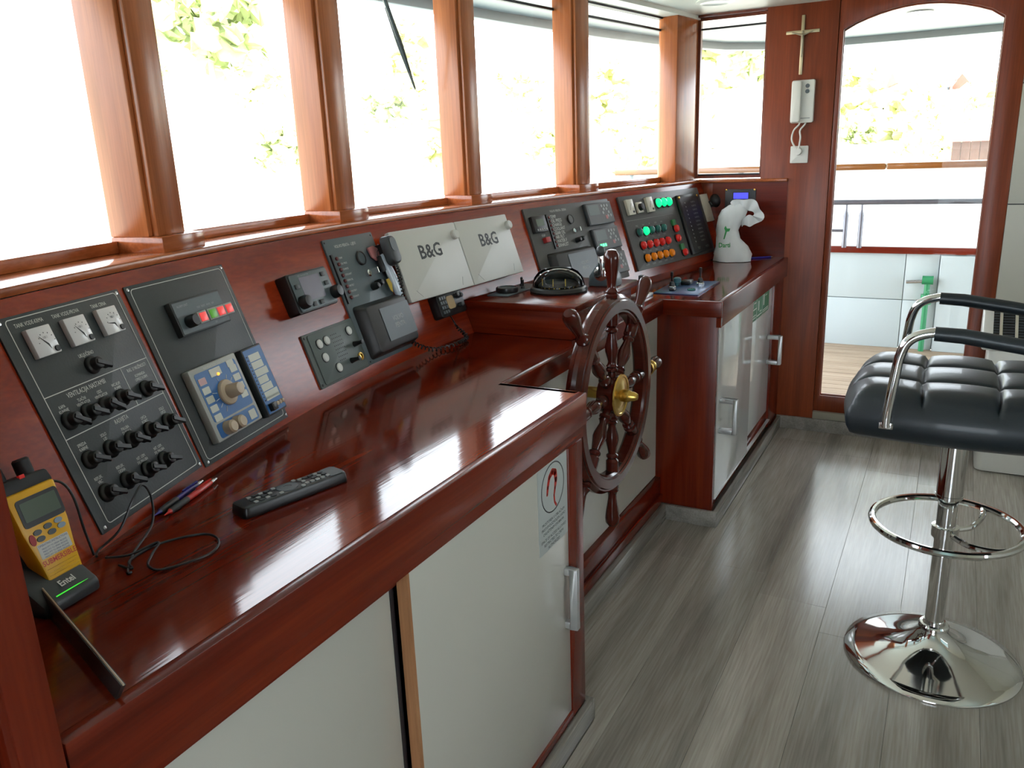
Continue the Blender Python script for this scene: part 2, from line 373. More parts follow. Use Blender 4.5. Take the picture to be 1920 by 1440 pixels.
# ------------------------------------------------------------------ room shell
fl = MB().box(-1.2, XW, -1.7, 1.25, -0.06, -0.006).build('floor', threshold_m); struct(fl, 'grey wood-look laminate floor of the wheelhouse')
pw = 0.192; row = 0; pm = {}
y = -1.7
while y < 0.98:
    x = -1.2 - random.random()*1.0
    while x < XW:
        L_ = 1.29; a, b = max(x, -1.2), min(x+L_, XW)
        if b-a > 0.02:
            me = MB().box(a+.0003, b-.0003, y+.0003, min(y+pw, 1.0)-.0003, -0.006, 0.0).mesh('plank', lam[random.randrange(3)], bevel=0.0004, seg=1, smooth=False)
            link('plank', me, fl)
        x += L_
    y += pw; row += 1
ce = MB().box(-1.2, XW+.08, -1.7, 1.30, CEIL, 1.90).build('ceiling', ceil_m); struct(ce, 'plain off-white wheelhouse ceiling')
sw = MB(); sweep(sw, [(0.02, 0.0), (0.16, 0.0), (0.16, 1.142), (0.02, 1.142)], 0.32, 3.86, 40, lambda x, o, z: sil(x, o+.03, z))
wf = sw.build('wall_front', white_paint); struct(wf, 'bowed front wall of the wheelhouse under the windows')
# head above the windows
hd = MB(); sweep(hd, [(0.03, 1.845), (0.18, 1.845), (0.18, 1.90), (0.03, 1.90)], 0.32, 3.83, 40, lambda x, o, z: sil(x, o, z))
hd.build('head_rail', ceil_m, wf)
# sill
sl = MB(); sweep(sl, [(0.0, 1.142), (0.17, 1.142), (0.17, 1.156), (0.0, 1.156)], 0.335, XW, 48, sil)
si = sl.build('trim_1', sap_x, bevel=0.003); struct(si, 'varnished mahogany window sill along the bowed front')
se = MB().box(3.796, XW+.05, 0.667, 1.066, 1.142, 1.156).build('trim_2', sap_x, bevel=0.003); struct(se, 'varnished sill board under the side window by the door')
# window posts
POSTS = [(0.405, 0.49), (1.003, 1.088), (1.577, 1.665), (2.182, 2.261), (2.813, 2.911)]
for (a, b) in POSTS:
    xm = (a+b)/2; w = (b-a)*1.0
    po = MB().box(-w/2, w/2, 0.012, 0.094, 1.183-1.183, 1.862-1.183).build('window_post', sap_z, wf, bevel=0.003); po.matrix_basis = SM(xm, 0.035, 1.183)
    fb = MB().box(-w/2+.010, w/2, 0.0, 0.014, 0, 1.862-1.183).build('post_facing', sap_z, po, bevel=0.003)
    pl = MB().box(-w/2-.004, w/2+.030, -0.018, 0.090, 0, 0.028).build('post_plinth', sap_x, wf, bevel=0.002); pl.matrix_basis = SM(xm, 0.035, 1.1555)
# corner post by the side window
cp = MB().prism([(3.628, 1.122), (3.80, 1.098), (3.818, 1.095), (3.90, 1.095), (3.92, 1.175), (3.66, 1.215), (3.645, 1.20)], 1.156, 1.862).build('corner_post', sap_z, wf, bevel=0.003)
# windows of the bow
for k, (xa, xb) in enumerate(zip([p[1] for p in POSTS], [p[0] for p in POSTS[1:]]+[3.632])):
    fr = MB(); sweep(fr, [(0.112, 1.156), (0.140, 1.156), (0.140, 1.177), (0.112, 1.177)], xa, xb, 8, sil)
    o = fr.build('window_%d' % (k+1), sap_x, bevel=0.001)
    struct(o, ['front window nearest the camera at the left edge of the picture', 'front window second from the left edge', 'front window with the wiper blade outside it', 'front window above the white instrument covers', 'front window next to the corner post'][k])
    ht = MB(); sweep(ht, [(0.112, 1.838), (0.140, 1.838), (0.140, 1.846), (0.112, 1.846)], xa, xb, 8, sil); ht.build('head_frame', gasket, o)
    gl = MB(); gl.grid(lambda u, v: sil(xa+(xb-xa)*u, 0.126, 1.170+0.672*v), 6, 1); gl.build('pane', glass, o, recalc=False)
    gb = MB(); sweep(gb, [(0.120, 1.790), (0.134, 1.790), (0.134, 1.799), (0.120, 1.799)], xa, xb, 6, sil); gb.build('glazing_bar', gasket, o)
# end wall (starboard side): boards, cream panels, side window, door
YZ = Matrix(((0,0,1,0),(1,0,0,0),(0,1,0,0),(0,0,0,1)))   # local (a,b,c) -> (x=c, y=a, z=b)
wr = MB().box(XW, 3.90, 0.4995, 0.788, 0.0, 1.862)
wr.box(XW, 3.90, 0.788, 1.12, 0.0, 1.142); wr.box(XW, 3.90, 0.788, 1.12, 1.852, 1.90)
wr = wr.build('wall_right', wall_wood, bevel=0.0015); struct(wr, 'mahogany end wall between the side window and the glazed door')
MB().box(XW-.004, XW, 0.667, 1.0, WT, 1.142).build('lower_panel', mah_y, wr)
for z0, z1 in ((0.0, 0.585), (0.589, 1.036), (1.040, 1.490), (1.494, 1.862)):
    MB().box(XW, 3.90, -1.7, -0.1785, z0, z1).build('cream_panel', cream_wall, wr, bevel=0.001)
MB().box(XW+.004, 3.896, -1.7, -0.179, 0.0, 1.86).build('panel_backing', gasket, wr)
w6 = MB(); w6.frame((0.788+1.095)/2, (1.160+1.852)/2, 1.095-0.788, 1.852-1.160, 0.012, 3.850, 3.876); w6.xf(YZ)
w6 = w6.build('window_6', wall_wood); struct(w6, 'side window beside the corner post with a view aft of the canopy edge')
MB().add([(3.863, 0.79, 1.165), (3.863, 1.094, 1.165), (3.863, 1.094, 1.85), (3.863, 0.79, 1.85)], [(0,1,2,3)]).build('pane', glass, w6, recalc=False)
MB().box(3.856, 3.87, 0.80, 1.083, 1.802, 1.810).build('glazing_bar', gasket, w6)
MB().box(3.856, 3.87, 0.80, 1.083, 1.172, 1.179).build('glazing_bar', gasket, w6)
# door with an arched light
inn = [(-0.091, 0.172), (0.474, 0.172), (0.479, 1.745)]; out = [(-0.178, 0.097), (0.4985, 0.097), (0.4985, 1.862)]
for k in range(1, 13):
    u = k/13; yy = 0.479+(-0.093-0.479)*u; inn.append((yy, 1.745+0.072*math.sin(PI*u)**0.8)); out.append((yy+(0.01 if k < 6 else -0.01)*0, 1.862))
inn.append((-0.093, 1.738)); out.append((-0.178, 1.862))
d1 = MB().ring(out, inn, 3.822, 3.872).xf(YZ).build('door_1', wall_wood, bevel=0.003); struct(d1, 'mahogany side door with an arched full-height glass light')
MB().prism(inn, 3.846, 3.850).xf(YZ).build('pane', glass, d1)
MB().ring(inn, [(y_*0.99+0.002, (z_-0.9)*0.993+0.9) for y_, z_ in inn], 3.838, 3.844).xf(YZ).build('glazing_bead', wall_wood, d1)
MB().box(3.806, 3.90, -0.178, 0.4985, 0.062, 0.0965).build('threshold', threshold_m, d1, bevel=0.002)
b_ = MB().box(3.802, XW, -1.0, 0.66, 0.0, 0.0605).build('baseboard_right', base_m, bevel=0.002); struct(b_, 'grey baseboard along the foot of the end wall and door')
# port partition beside the console
wl = MB().box(-1.2, 0.300, 0.672, 0.72, 0, 1.862); wl.box(0.29, 0.335, 0.654, 1.02, 0, 1.862)
wl = wl.build('wall_left', mah_z, bevel=0.003); struct(wl, 'dark mahogany partition at the left end of the console')
MB().box(0.296, 0.3335, 0.6515, 0.660, 0, 1.86).build('edge_board', mah_z, wl, bevel=0.002)
# walls behind the camera
wb = MB().box(-1.2, 0.9, -1.78, -1.7, 0, 1.862).box(2.3, XW, -1.78, -1.7, 0, 1.862).box(0.9, 2.3, -1.78, -1.7, 0, 1.05).box(0.9, 2.3, -1.78, -1.7, 1.66, 1.862)
wb = wb.build('wall_back', cream_wall); struct(wb, 'cream aft wall with one window behind the camera')
o = MB().frame(1.6, 1.355, 1.4, 0.61, 0.03, 1.70, 1.78).xf(Matrix(((1,0,0,0),(0,0,-1,0),(0,1,0,0),(0,0,0,1)))).build('window_7', wall_wood); struct(o, 'aft window behind the camera')
MB().add([(0.9, -1.74, 1.06), (2.3, -1.74, 1.06), (2.3, -1.74, 1.65), (0.9, -1.74, 1.65)], [(0,1,2,3)]).build('pane', glass, o, recalc=False)
wp = MB().box(-1.28, -1.2, -1.7, -0.75, 0, 1.862).box(-1.28, -1.2, 0.25, 0.72, 0, 1.862).box(-1.28, -1.2, -0.75, 0.25, 1.76, 1.862).box(-1.28, -1.2, -0.75, 0.25, 0, 0.10)
wp = wp.build('wall_port', cream_wall); struct(wp, 'cream side wall behind the camera')
o = MB(); o.frame(-0.25, 0.93, 1.0, 1.66, 0.09, -1.27, -1.21); o.xf(YZ); o = o.build('door_2', wall_wood); struct(o, 'glazed side door behind the camera')
MB().add([(-1.24, -.66, .19), (-1.24, .16, .19), (-1.24, .16, 1.67), (-1.24, -.66, 1.67)], [(0,1,2,3)]).build('pane', glass, o, recalc=False)
# ceiling lamp
t = thing('ceiling_lamp', 'small bright flush lamp in the ceiling near the front corner', 'lamp', T(3.50, 0.93, CEIL))
MB().lathe([(0.052, 0.0), (0.075, 0.0), (0.078, -0.006), (0.060, -0.010), (0.052, -0.006)], n=28).build('bezel', white_plastic, t)
MB().lathe([(0.0, -0.005), (0.052, -0.005), (0.052, -0.002), (0.0, -0.002)], n=28).build('diffuser', lamp_m, t)

# ------------------------------------------------------------------ outside: canopy, deck, bulwark
cpoly = [(-1.8, 1.6), (0.3, 1.95), (1.2, 2.05), (2.5, 2.03), (3.4, 1.89), (4.2, 1.74), (4.85, 1.57), (5.3, 1.36), (5.62, 1.0), (5.66, 0.4), (5.66, -2.9), (-1.8, -2.9)]  # aft overhang is unseen, added to block sun from the aft window
ca = MB().prism(cpoly, 1.9005, 1.96).build('canopy', canopy_m, bevel=0.004); struct(ca, 'pale grey roof canopy overhanging the decks')
cin = [(x*0.985+0.03, y_*0.97) for x, y_ in cpoly]
MB().ring(cpoly, cin, 1.862, 1.902).build('canopy_lip', canopy_m, ca, bevel=0.004)
t = thing('canopy_downlight', 'round downlight in the canopy over the side deck', 'lamp', T(4.75, 0.25, 1.9005))
MB().lathe([(0.04, 0.0), (0.06, 0.0), (0.062, -0.006), (0.046, -0.008), (0.04, -0.004)], n=24).build('bezel', chrome, t)
MB().lathe([(0.0, -0.004), (0.04, -0.004), (0.04, -0.001), (0.0, -0.001)], n=24).build('diffuser', lamp_m, t)
dk = MB().box(3.90, 5.47, -2.6, 2.2, -0.04, 0.038).build('side_deck', gasket); struct(dk, 'planked side deck outside the door')
for k in range(19):
    x0 = 3.905+k*0.082
    MB().box(x0, x0+0.078, -2.5, 2.1, 0.036, 0.050).build('deck_plank', teak, dk)
t = thing('bulwark', 'white ship bulwark with a red strake and varnished cap rail outside the door', 'bulwark', T(5.45, 0, 0))
for a, b in ((-2.5, 0.052), (0.056, 0.236), (0.240, 2.1)):
    MB().box(0.0, 0.0195, a, b, 0.05, 0.352).build('lower_panel', white_paint, t, bevel=0.002)
    MB().box(0.0, 0.0195, a, b, 0.356, 0.636).build('upper_panel', white_paint, t, bevel=0.002)
MB().box(0.020, 0.034, -2.5, 2.1, 0.05, 0.642).build('backing', white_paint, t)
MB().box(-0.03, 0.0, -0.30, 0.050, 0.05, 0.63).build('pilaster', white_paint, t, bevel=0.004)
MB().box(-0.02, 0.05, -2.5, 2.1, 0.636, 0.676).build('rubbing_strake', mah_y, t, bevel=0.004)
for a, b in ((-2.5, 0.388), (0.392, 2.1)):
    MB().box(-0.05, 0.06, a, b, 1.133, 1.172).build('cap_rail', cap_wood, t, bevel=0.008)
MB().box(0.006, 0.010, -2.5, 2.1, 0.676, 1.134).build('weather_cloth', cloth_m, t)
for yy in (-2.0, -0.9, 1.25, 2.0): MB().cyl((0.01, yy, 0.676), (0.01, yy, 1.135), 0.018, n=12).build('rail_post', white_paint, t)
t = thing('handrail', 'stainless tube handrail on two short stanchions outside the door', 'handrail', T(5.40, 0, 0))
MB().tube([(0, -2.4, 0.955), (0, 2.0, 0.940)], 0.016, 12).build('rail_tube', rail_steel, t)
for yy in (0.59, 0.503): MB().lathe([(0.0145, 0.672), (0.0145, 0.87), (0.006, 0.90), (0.006, 0.942)], T(0, yy, 0), 12).build('stanchion', rail_steel, t)
MB().tube([(0, 0.60, 0.775), (0, 1.9, 0.775)], 0.010, 8).build('lower_rail', rail_steel, t)
t = thing('wash_down_pipe', 'green wash-down pipe with a metal nozzle on the white bulwark', 'pipe', T(5.41, 0.108, 0.0505))
MB().tube([(0, 0, 0.0), (0, 0, 0.44)], 0.016, 12).build('pipe', pipe_green, t)
MB().cyl((0, -.03, 0.435), (0, .03, 0.435), 0.026, n=12).build('valve', pipe_green, t)
MB().cyl((0, 0, 0.29), (0, 0, 0.35), 0.030, n=12).build('valve', pipe_green, t)
MB().cyl((0, 0.02, 0.428), (0, 0.115, 0.420), 0.011, n=12).build('nozzle', steel, t)
MB().cyl((0, 0.02, 0.315), (0, 0.055, 0.312), 0.009, 0.003, n=10).build('spigot', steel, t)

# ------------------------------------------------------------------ console carcass and worktop
BX = [0.336+(XW-0.338)*i/60 for i in range(61)]
wp_poly = [(0.336, 0.672), (1.5175, 0.672), (1.5175, 0.864), (2.648, 0.864), (2.648, 0.666), (3.816, 0.666)] + [(x, bow(x)+0.004) for x in reversed(BX)]
wtop = MB().prism(wp_poly, 0.778, WT).build('worktop', mah_top, bevel=0.0)
tag(wtop, 'long glossy mahogany worktop of the helm console', 'worktop')
MB().box(0.336, 1.5175, 0.654, 0.6725, 0.738, WT).build('edge_band', mah_x, wtop, bevel=0.002)
MB().box(0.336, 1.5100, 0.659, 0.6725, 0.712, 0.738).build('under_band', mah_x, wtop)
MB().box(1.4995, 1.5175, 0.6725, 0.864, 0.755, WT).build('edge_band', mah_y, wtop, bevel=0.0025)
MB().box(1.5175, 2.630, 0.8460, 0.8645, 0.757, WT).build('edge_band', mah_x, wtop, bevel=0.0025)
MB().box(2.630, 2.6485, 0.648, 0.8645, 0.755, WT).build('edge_band', mah_y, wtop, bevel=0.0025)
MB().box(2.6485, 3.816, 0.648, 0.6665, 0.722, WT).build('edge_band', mah_x, wtop, bevel=0.0025)
MB().box(2.6305, 2.6485, 0.6485, 0.6645, 0.722, 0.7545).build('corner_block', mah_z, wtop)
# near cabinet
t = thing('storage_cabinet', 'low cream cabinet with two sliding doors nearest the camera', 'cabinet', T(0.9, 0.68, 0))
t0 = Matrix.Translation((-0.9, -0.68, 0))
def P(mb, name, m, parent, bevel=0.0, **k): return mb.xf(t0).build(name, m, parent, bevel, **k)
P(MB().box(0.34, 1.494, 0.72, 0.90, 0.06, 0.772), 'carcass', hood_brown, t)
P(MB().box(1.424, 1.496, 0.656, 0.90, 0.058, 0.712), 'post', mah_z, t, 0.003)
P(MB().box(0.34, 1.424, 0.655, 0.70, 0.058, 0.0785), 'bottom_rail', mah_x, t, 0.002)
P(MB().box(0.34, 1.424, 0.68, 0.70, 0.69, 0.712), 'top_rail', mah_x, t)
dr = P(MB().box(0.862, 1.424, 0.660, 0.678, 0.079, 0.712), 'sliding_door', white_gloss, t, 0.001)
P(MB().box(0.8535, 0.862, 0.660, 0.678, 0.079, 0.712), 'edge_strip', ply, dr)
hb = MB().box(1.398, 1.413, 0.630, 0.648, 0.305, 0.450); hb.box(1.398, 1.413, 0.648, 0.661, 0.305, 0.322); hb.box(1.398, 1.413, 0.648, 0.661, 0.433, 0.450)
P(hb, 'handle', alu, dr, 0.002)
XZ = Matrix(((1,0,0,0),(0,0,-1,0),(0,1,0,0),(0,0,0,1)))   # local (a,b,c) -> (x=a, z=b, y=-c)
st_ = P(MB().prism(rrect(1.3535, 0.618, 0.135, 0.182, 0.004), -0.6600, -0.6594).xf(XZ), 'warning_label', sticker_m, dr)
P(MB().ring(circ(1.3535, 0.655, 0.053, 32), circ(1.3535, 0.655, 0.0505, 32), -0.6594, -0.6591).xf(XZ), 'warning_ring', print_black, dr)
hook = [(1.327, 0.648), (1.330, 0.662), (1.338, 0.681), (1.352, 0.689), (1.365, 0.683), (1.368, 0.666), (1.363, 0.650), (1.358, 0.635), (1.360, 0.620), (1.367, 0.611)]
q = MB(); wd = [.0035, .0045, .0055, .0065, .007, .006, .004, .0028, .0026, .003]
for i in range(len(hook)-1):
    (x0, z0), (x1, z1) = hook[i], hook[i+1]; dx, dz = x1-x0, z1-z0; l = math.hypot(dx, dz); nx, nz = -dz/l, dx/l
    q.prism([(x0+nx*wd[i], z0+nz*wd[i]), (x0-nx*wd[i], z0-nz*wd[i]), (x1-nx*wd[i+1], z1-nz*wd[i+1]), (x1+nx*wd[i+1], z1+nz*wd[i+1])], -0.6594, -0.6590)
for (x0, z0), w_ in zip(hook, wd): q.prism(circ(x0, z0, w_, 10), -0.6594, -0.6590)
P(q.xf(XZ), 'red_hook_sign', print_red, dr)
q = MB()
for k, s_ in enumerate(['PROSTORIJA U OBLAČNIM', 'PRISTUP DOZVOLJEN SAMO', 'OVLAŠTENIM OSOBAMA', 'SPACE OF ACCESS ALLOWED', 'RESTRICTED TO CREW', 'AUTHORIZED']):
    q.text(s_, 0.0088, 1.3535, 0.589-0.0105*k-(0.004 if k > 2 else 0), -0.6593+0.0, 'C', sx=1.0)
q.v = [(x, y_, -0.6592) for x, y_, z_ in q.v]
P(q.xf(XZ), 'label_lettering', print_black, dr)
P(MB().box(0.34, 0.8505, 0.684, 0.700, 0.079, 0.712), 'sliding_door', white_gloss, t, 0.001)
P(MB().box(0.8415, 0.8505, 0.683, 0.6838, 0.079, 0.712), 'gap_shade', gasket, t)  # thin dark strip stands in for the shade between the sliding doors
bb = MB().box(0.336, 1.496, 0.640, 0.656, 0.0, 0.058).box(1.496, 1.512, 0.640, 0.838, 0.0, 0.058)
bb = bb.build('baseboard_left', base_m, bevel=0.002); struct(bb, 'grey baseboard under the near cabinet')
# helm bay
t = thing('helm_bay_panel', 'cream panel recessed under the worktop behind the steering wheel', 'panel', T(2.06, 0.87, 0)); t0 = T(-2.06, -0.87, 0)
P(MB().box(1.498, 2.633, 0.868, 0.885, 0.16, 0.757), 'panel', white_gloss, t)
P(MB().box(1.498, 2.633, 0.848, 0.885, 0.058, 0.158), 'kick_board', mah_x, t, 0.003)
P(MB().box(1.498, 2.633, 0.838, 0.850, 0.058, 0.095), 'kick_moulding', mah_x, t, 0.004)
bb = MB().box(1.512, 2.620, 0.822, 0.848, 0.0, 0.0575).build('baseboard_front', base_m, bevel=0.002); struct(bb, 'grey baseboard under the recessed helm panel')
# far cabinet
t = thing('far_cabinet', 'white cabinet with two sliding doors beside the glazed door', 'cabinet', T(3.2, 0.67, 0)); t0 = T(-3.2, -0.67, 0)
P(MB().box(2.634, 2.656, 0.660, 0.885, 0.058, 0.756), 'side_panel', mah_z, t, 0.002)
P(MB().box(2.656, 3.816, 0.72, 0.88, 0.058, 0.772), 'carcass', hood_brown, t)
P(MB().box(3.612, 3.816, 0.662, 0.72, 0.058, 0.772), 'post', mah_z, t, 0.002)
P(MB().box(2.656, 3.612, 0.667, 0.72, 0.058, 0.100), 'bottom_track', mah_x, t, 0.002)
P(MB().box(3.165, 3.612, 0.672, 0.72, 0.100, 0.136), 'bottom_rail', mah_x, t, 0.002)
P(MB().box(2.656, 3.612, 0.69, 0.72, 0.70, 0.772), 'top_rail', mah_x, t)
P(MB().box(2.656, 3.612, 0.655, 0.667, 0.094, 0.0985), 'metal_track', alu, t)
d_a = P(MB().box(2.656, 3.165, 0.657, 0.669, 0.0985, 0.735), 'sliding_door', white_gloss2, t, 0.001)
d_b = P(MB().box(3.150, 3.610, 0.672, 0.684, 0.137, 0.735), 'sliding_door', white_gloss2, t, 0.001)
def bow_handle(xc, z0, z1, yf):
    q = MB().box(xc-.011, xc+.011, yf-.062, yf-.048, z0, z1); q.box(xc-.011, xc+.011, yf-.048, yf, z0, z0+.016); q.box(xc-.011, xc+.011, yf-.048, yf, z1-.016, z1); return q
P(bow_handle(2.688, 0.336, 0.462, 0.657), 'handle', alu, d_a, 0.002)
P(bow_handle(3.560, 0.372, 0.500, 0.672), 'handle', alu, d_b, 0.002)
P(MB().prism(rrect(3.375, 0.668, 0.335, 0.098), -0.672, -0.6714).xf(XZ), 'safety_sign', safety_green, d_b)
q = MB().box(3.288, 3.2905, -0.6714+1.3428-0.0003-0.6714, 0.0, 0, 0) if False else MB()
for (a, b, c_, d_) in ((3.298, 3.302, 0.620, 0.716), (3.41, 3.413, 0.620, 0.716), (3.21, 3.298, 0.665, 0.669), (3.225, 3.236, 0.675, 0.708), (3.25, 3.285, 0.690, 0.694), (3.225, 3.285, 0.640, 0.643), (3.225, 3.285, 0.630, 0.633), (3.33, 3.345, 0.650, 0.690), (3.36, 3.395, 0.640, 0.644), (3.43, 3.445, 0.655, 0.700), (3.46, 3.50, 0.690, 0.694), (3.31, 3.40, 0.628, 0.632), (3.42, 3.53, 0.634, 0.637), (3.42, 3.53, 0.626, 0.629)):
    q.prism([(a, c_), (b, c_), (b, d_), (a, d_)], -0.6714+1.3428-0.6714, 0) if False else q.prism([(a, c_), (b, c_), (b, d_), (a, d_)], -0.6714, -0.6711)
P(q.xf(XZ), 'sign_pictograms', print_white, d_b)
bb = MB().box(2.620, 2.634, 0.640, 0.846, 0.0, 0.058).box(2.634, 3.802, 0.640, 0.656, 0.0, 0.058).build('baseboard_centre', base_m, bevel=0.002); struct(bb, 'grey baseboard round the foot of the far cabinet')
# sloping instrument fascia
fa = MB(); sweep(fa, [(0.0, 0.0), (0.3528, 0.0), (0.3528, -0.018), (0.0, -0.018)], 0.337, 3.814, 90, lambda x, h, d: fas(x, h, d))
fa = fa.build('instrument_fascia', mah_fas_lit); tag(fa, 'sloping mahogany fascia that carries the instruments under the windows', 'fascia')
# fiddle strip at the left end
t = thing('fiddle_strip', 'thin dark strip standing on the worktop at the far left end', 'strip', T(0.44, 0.80, WT)); t0 = T(-0.44, -0.80, -WT)
q = MB(); a, b = Vector((0.400, 0.668, WT)), Vector((0.500, 0.985, WT)); s_ = (b-a).normalized().cross(Vector((0,0,1)))*0.002
q.add([a-s_, a+s_, b+s_, b-s_, a-s_+Vector((-.004,-.02,.024)), a+s_+Vector((-.004,-.02,.024)), b+s_+Vector((0,0,.030)), b-s_+Vector((0,0,.030))], [(0,1,2,3),(4,5,6,7),(0,1,5,4),(1,2,6,5),(2,3,7,6),(3,0,4,7)])
P(q, 'strip', hood_brown, t); 
P(MB().tube([a+Vector((-.004,-.02,.0245)), b+Vector((0,0,.0305))], 0.0011, 6), 'bright_edge', tan, t)
# raised compass plinth
t = thing('compass_plinth', 'raised mahogany box on the worktop that carries the compass', 'box', T(2.2, 1.0, WT)); t0 = T(-2.2, -1.0, -WT)
pp = [(1.960, 0.885), (2.420, 0.885), (2.420, bow(2.42)+.02), (1.960, bow(1.96)+.02)]
P(MB().prism(pp, WT+.0005, 0.885), 'body', mah_y, t, 0.002)
pp = [(1.945, 0.868), (2.435, 0.868), (2.435, bow(2.43)+.026), (1.945, bow(1.95)+.026)]
P(MB().prism(pp, 0.885, 0.9045), 'lid', mah_y, t, 0.004)

# ------------------------------------------------------------------ steering wheel
WC = Vector((1.946, 0.765, 0.672))
t = thing('ship_wheel', "dark mahogany ship's steering wheel with a brass hub", 'steering wheel', T(*WC) @ Matrix(((1,0,0,0),(0,0,-1,0),(0,1,0,0),(0,0,0,1))))
# local: x right, y up, z towards the room (-y)
rp = [(0.217, -0.014), (0.217, 0.012), (0.222, 0.018), (0.226, 0.018), (0.229, 0.023), (0.252, 0.023), (0.255, 0.018), (0.259, 0.018), (0.262, 0.013), (0.268, 0.006), (0.268, -0.006), (0.262, -0.013), (0.259, -0.022), (0.252, -0.024), (0.229, -0.024), (0.222, -0.020), (0.217, -0.014)]
MB().lathe(rp, n=72).build('rim', mah_dark, t)
spk = [(0.010, 0.030), (0.013, 0.045), (0.011, 0.062), (0.0165, 0.066), (0.0165, 0.071), (0.012, 0.075), (0.0155, 0.079), (0.012, 0.084), (0.0105, 0.092), (0.0175, 0.118), (0.0185, 0.130), (0.0125, 0.158), (0.011, 0.168), (0.0165, 0.173), (0.0165, 0.178), (0.012, 0.183), (0.0175, 0.190), (0.0175, 0.222)]
hdl = [(0.017, 0.262), (0.018, 0.270), (0.0145, 0.273), (0.0175, 0.278), (0.0135, 0.284), (0.0115, 0.292), (0.0125, 0.305), (0.0185, 0.342), (0.0205, 0.360), (0.0190, 0.374), (0.0120, 0.384), (0.0, 0.387)]
ms = MB().lathe(spk, n=18).mesh('spoke', mah_dark); mh = MB().lathe(hdl, n=18).mesh('handle', mah_dark)
for k in range(8):
    R = Matrix.Rotation(2*PI*k/8, 4, 'Z') @ Matrix.Rotation(-PI/2, 4, 'X')
    sp = link('spoke', ms, t, R); link('handle', mh, sp)
MB().lathe([(0, -0.026), (0.048, -0.026), (0.052, -0.018), (0.052, 0.016), (0.046, 0.022), (0, 0.022)], n=32).build('hub', mah_dark, t)
MB().lathe([(0, 0.0222), (0.056, 0.0222), (0.058, 0.0245), (0.056, 0.028), (0.050, 0.0285), (0.048, 0.0265), (0.030, 0.0275), (0.026, 0.030), (0, 0.030)], n=40).build('brass_plate', brass, t)
MB().lathe([(0.0, 0.0295), (0.017, 0.0295), (0.017, 0.048), (0.014, 0.052), (0.012, 0.064), (0.008, 0.072), (0, 0.074)], n=24).build('hub_nut', brass, t)
MB().lathe([(0.016, -0.100), (0.016, -0.026)], n=20).lathe([(0.034, -0.1025), (0.034, -0.094), (0.020, -0.090), (0.020, -0.1025)], n=24).build('shaft', brass, t)
MB().lathe([(0.0195, 0.282), (0.0215, 0.284), (0.0215, 0.292), (0.0165, 0.300), (0.0165, 0.310), (0.019, 0.312), (0.019, 0.318), (0.0150, 0.320)], Matrix.Rotation(-PI/2, 4, 'Z') @ Matrix.Rotation(-PI/2, 4, 'X'), 18).build('king_spoke_collar', brass, t)

# ------------------------------------------------------------------ instruments on the fascia
def screws(t, pts, z, m=steel, r=0.0032):
    me = MB().lathe([(r, 0.0), (r*0.9, 0.0009), (r*0.4, 0.0013), (0, 0.0013)], n=10).mesh('screw', m)
    for x, y_ in pts: link('screw', me, t, T(x, y_, z))
knob_me = None
def rotary(t, x, y_, z, ang=-2.4, name='rotary_switch', s=1.0):
    global knob_me
    if knob_me is None:
        q = MB().lathe([(0.0135, 0), (0.0135, 0.004), (0.0115, 0.006), (0.0095, 0.007), (0.009, 0.016), (0.0075, 0.0175), (0, 0.0175)], n=20)
        q.box(-0.0032, 0.0032, -0.007, 0.020, 0.006, 0.0195)
        q.cyl((0, 0.010, 0.010), (0, 0.026, 0.013), 0.0034, 0.0028, 10)
        knob_me = q.mesh('rotary_switch', black, bevel=0.0006, seg=1)
    return link(name, knob_me, t, T(x, y_, z) @ RZ(ang) @ Matrix.Scale(s, 4))
def gauge_needle(a, L_): return [(0.0012*math.cos(a+PI/2), 0.0012*math.sin(a+PI/2)), (0.0012*math.cos(a-PI/2), 0.0012*math.sin(a-PI/2)), (L_*math.cos(a), L_*math.sin(a))]
# switch panel with tank gauges
Z = 0.005
t = thing('switch_panel', 'dark grey switch panel with three white tank gauges at the left end', 'switch panel', FM(0.73, 0.17))
MB().prism(rrect(-0.002, 0.002, 0.2525, 0.312, 0.002), -0.001, Z).build('plate', panel_grey, t, bevel=0.0006)
q = MB().frame(0.002, 0.004, 0.226, 0.300, 0.0012, Z, Z+.0003, r=0.006)
for (x0, y0, x1, y1) in ((-0.111, 0.043, 0.115, 0.043), (-0.111, -0.0185, 0.115, -0.0185)): q.box(x0, x1, y0-.0006, y0+.0006, Z, Z+.0003)
q.box(0.048, 0.0492, -0.0185, 0.043, Z, Z+.0003)
q.build('border_lines', print_white, t)
screws(t, [(-0.120, -0.147), (0.117, 0.152), (0.118, -0.148), (-0.120, 0.152)], Z)
for k, gx in enumerate((-0.0725, -0.0025, 0.0685)):
    g = MB().box(-0.0215, 0.0215, -0.0205, 0.0205, 0, 0.009).build('gauge', gauge_face, t, bevel=0.0015); g.matrix_basis = T(gx, 0.1145, Z)
    q = MB(); a = (2.25, 2.2, 2.95)[k]
    q.prism([(x+0.004, y_-0.006) for x, y_ in gauge_needle(a, 0.017)], 0.0092, 0.0096)
    q.prism([(x+0.004, y_-0.006) for x, y_ in gauge_needle(-1.3, 0.007)], 0.0092, 0.0096)
    for j in range(7):
        b = PI*0.95-j*PI*0.15; q.prism([(0.004+0.0155*math.cos(b+d)*s_, -0.004+0.0155*math.sin(b+d)*s_) for d, s_ in ((-.03, .9), (.03, .9), (.03, 1), (-.03, 1))], 0.0092, 0.0095)
    q.text('100 l', 0.005, 0.003, 0.004, 0.0094)
    q.build('needle_and_scale', print_black, g)
    MB().lathe([(0.0042, 0.009), (0.0042, 0.0115), (0, 0.0115)], T(0.0145, -0.0145, 0), 12).build('trim_screw', black, g)
q = MB()
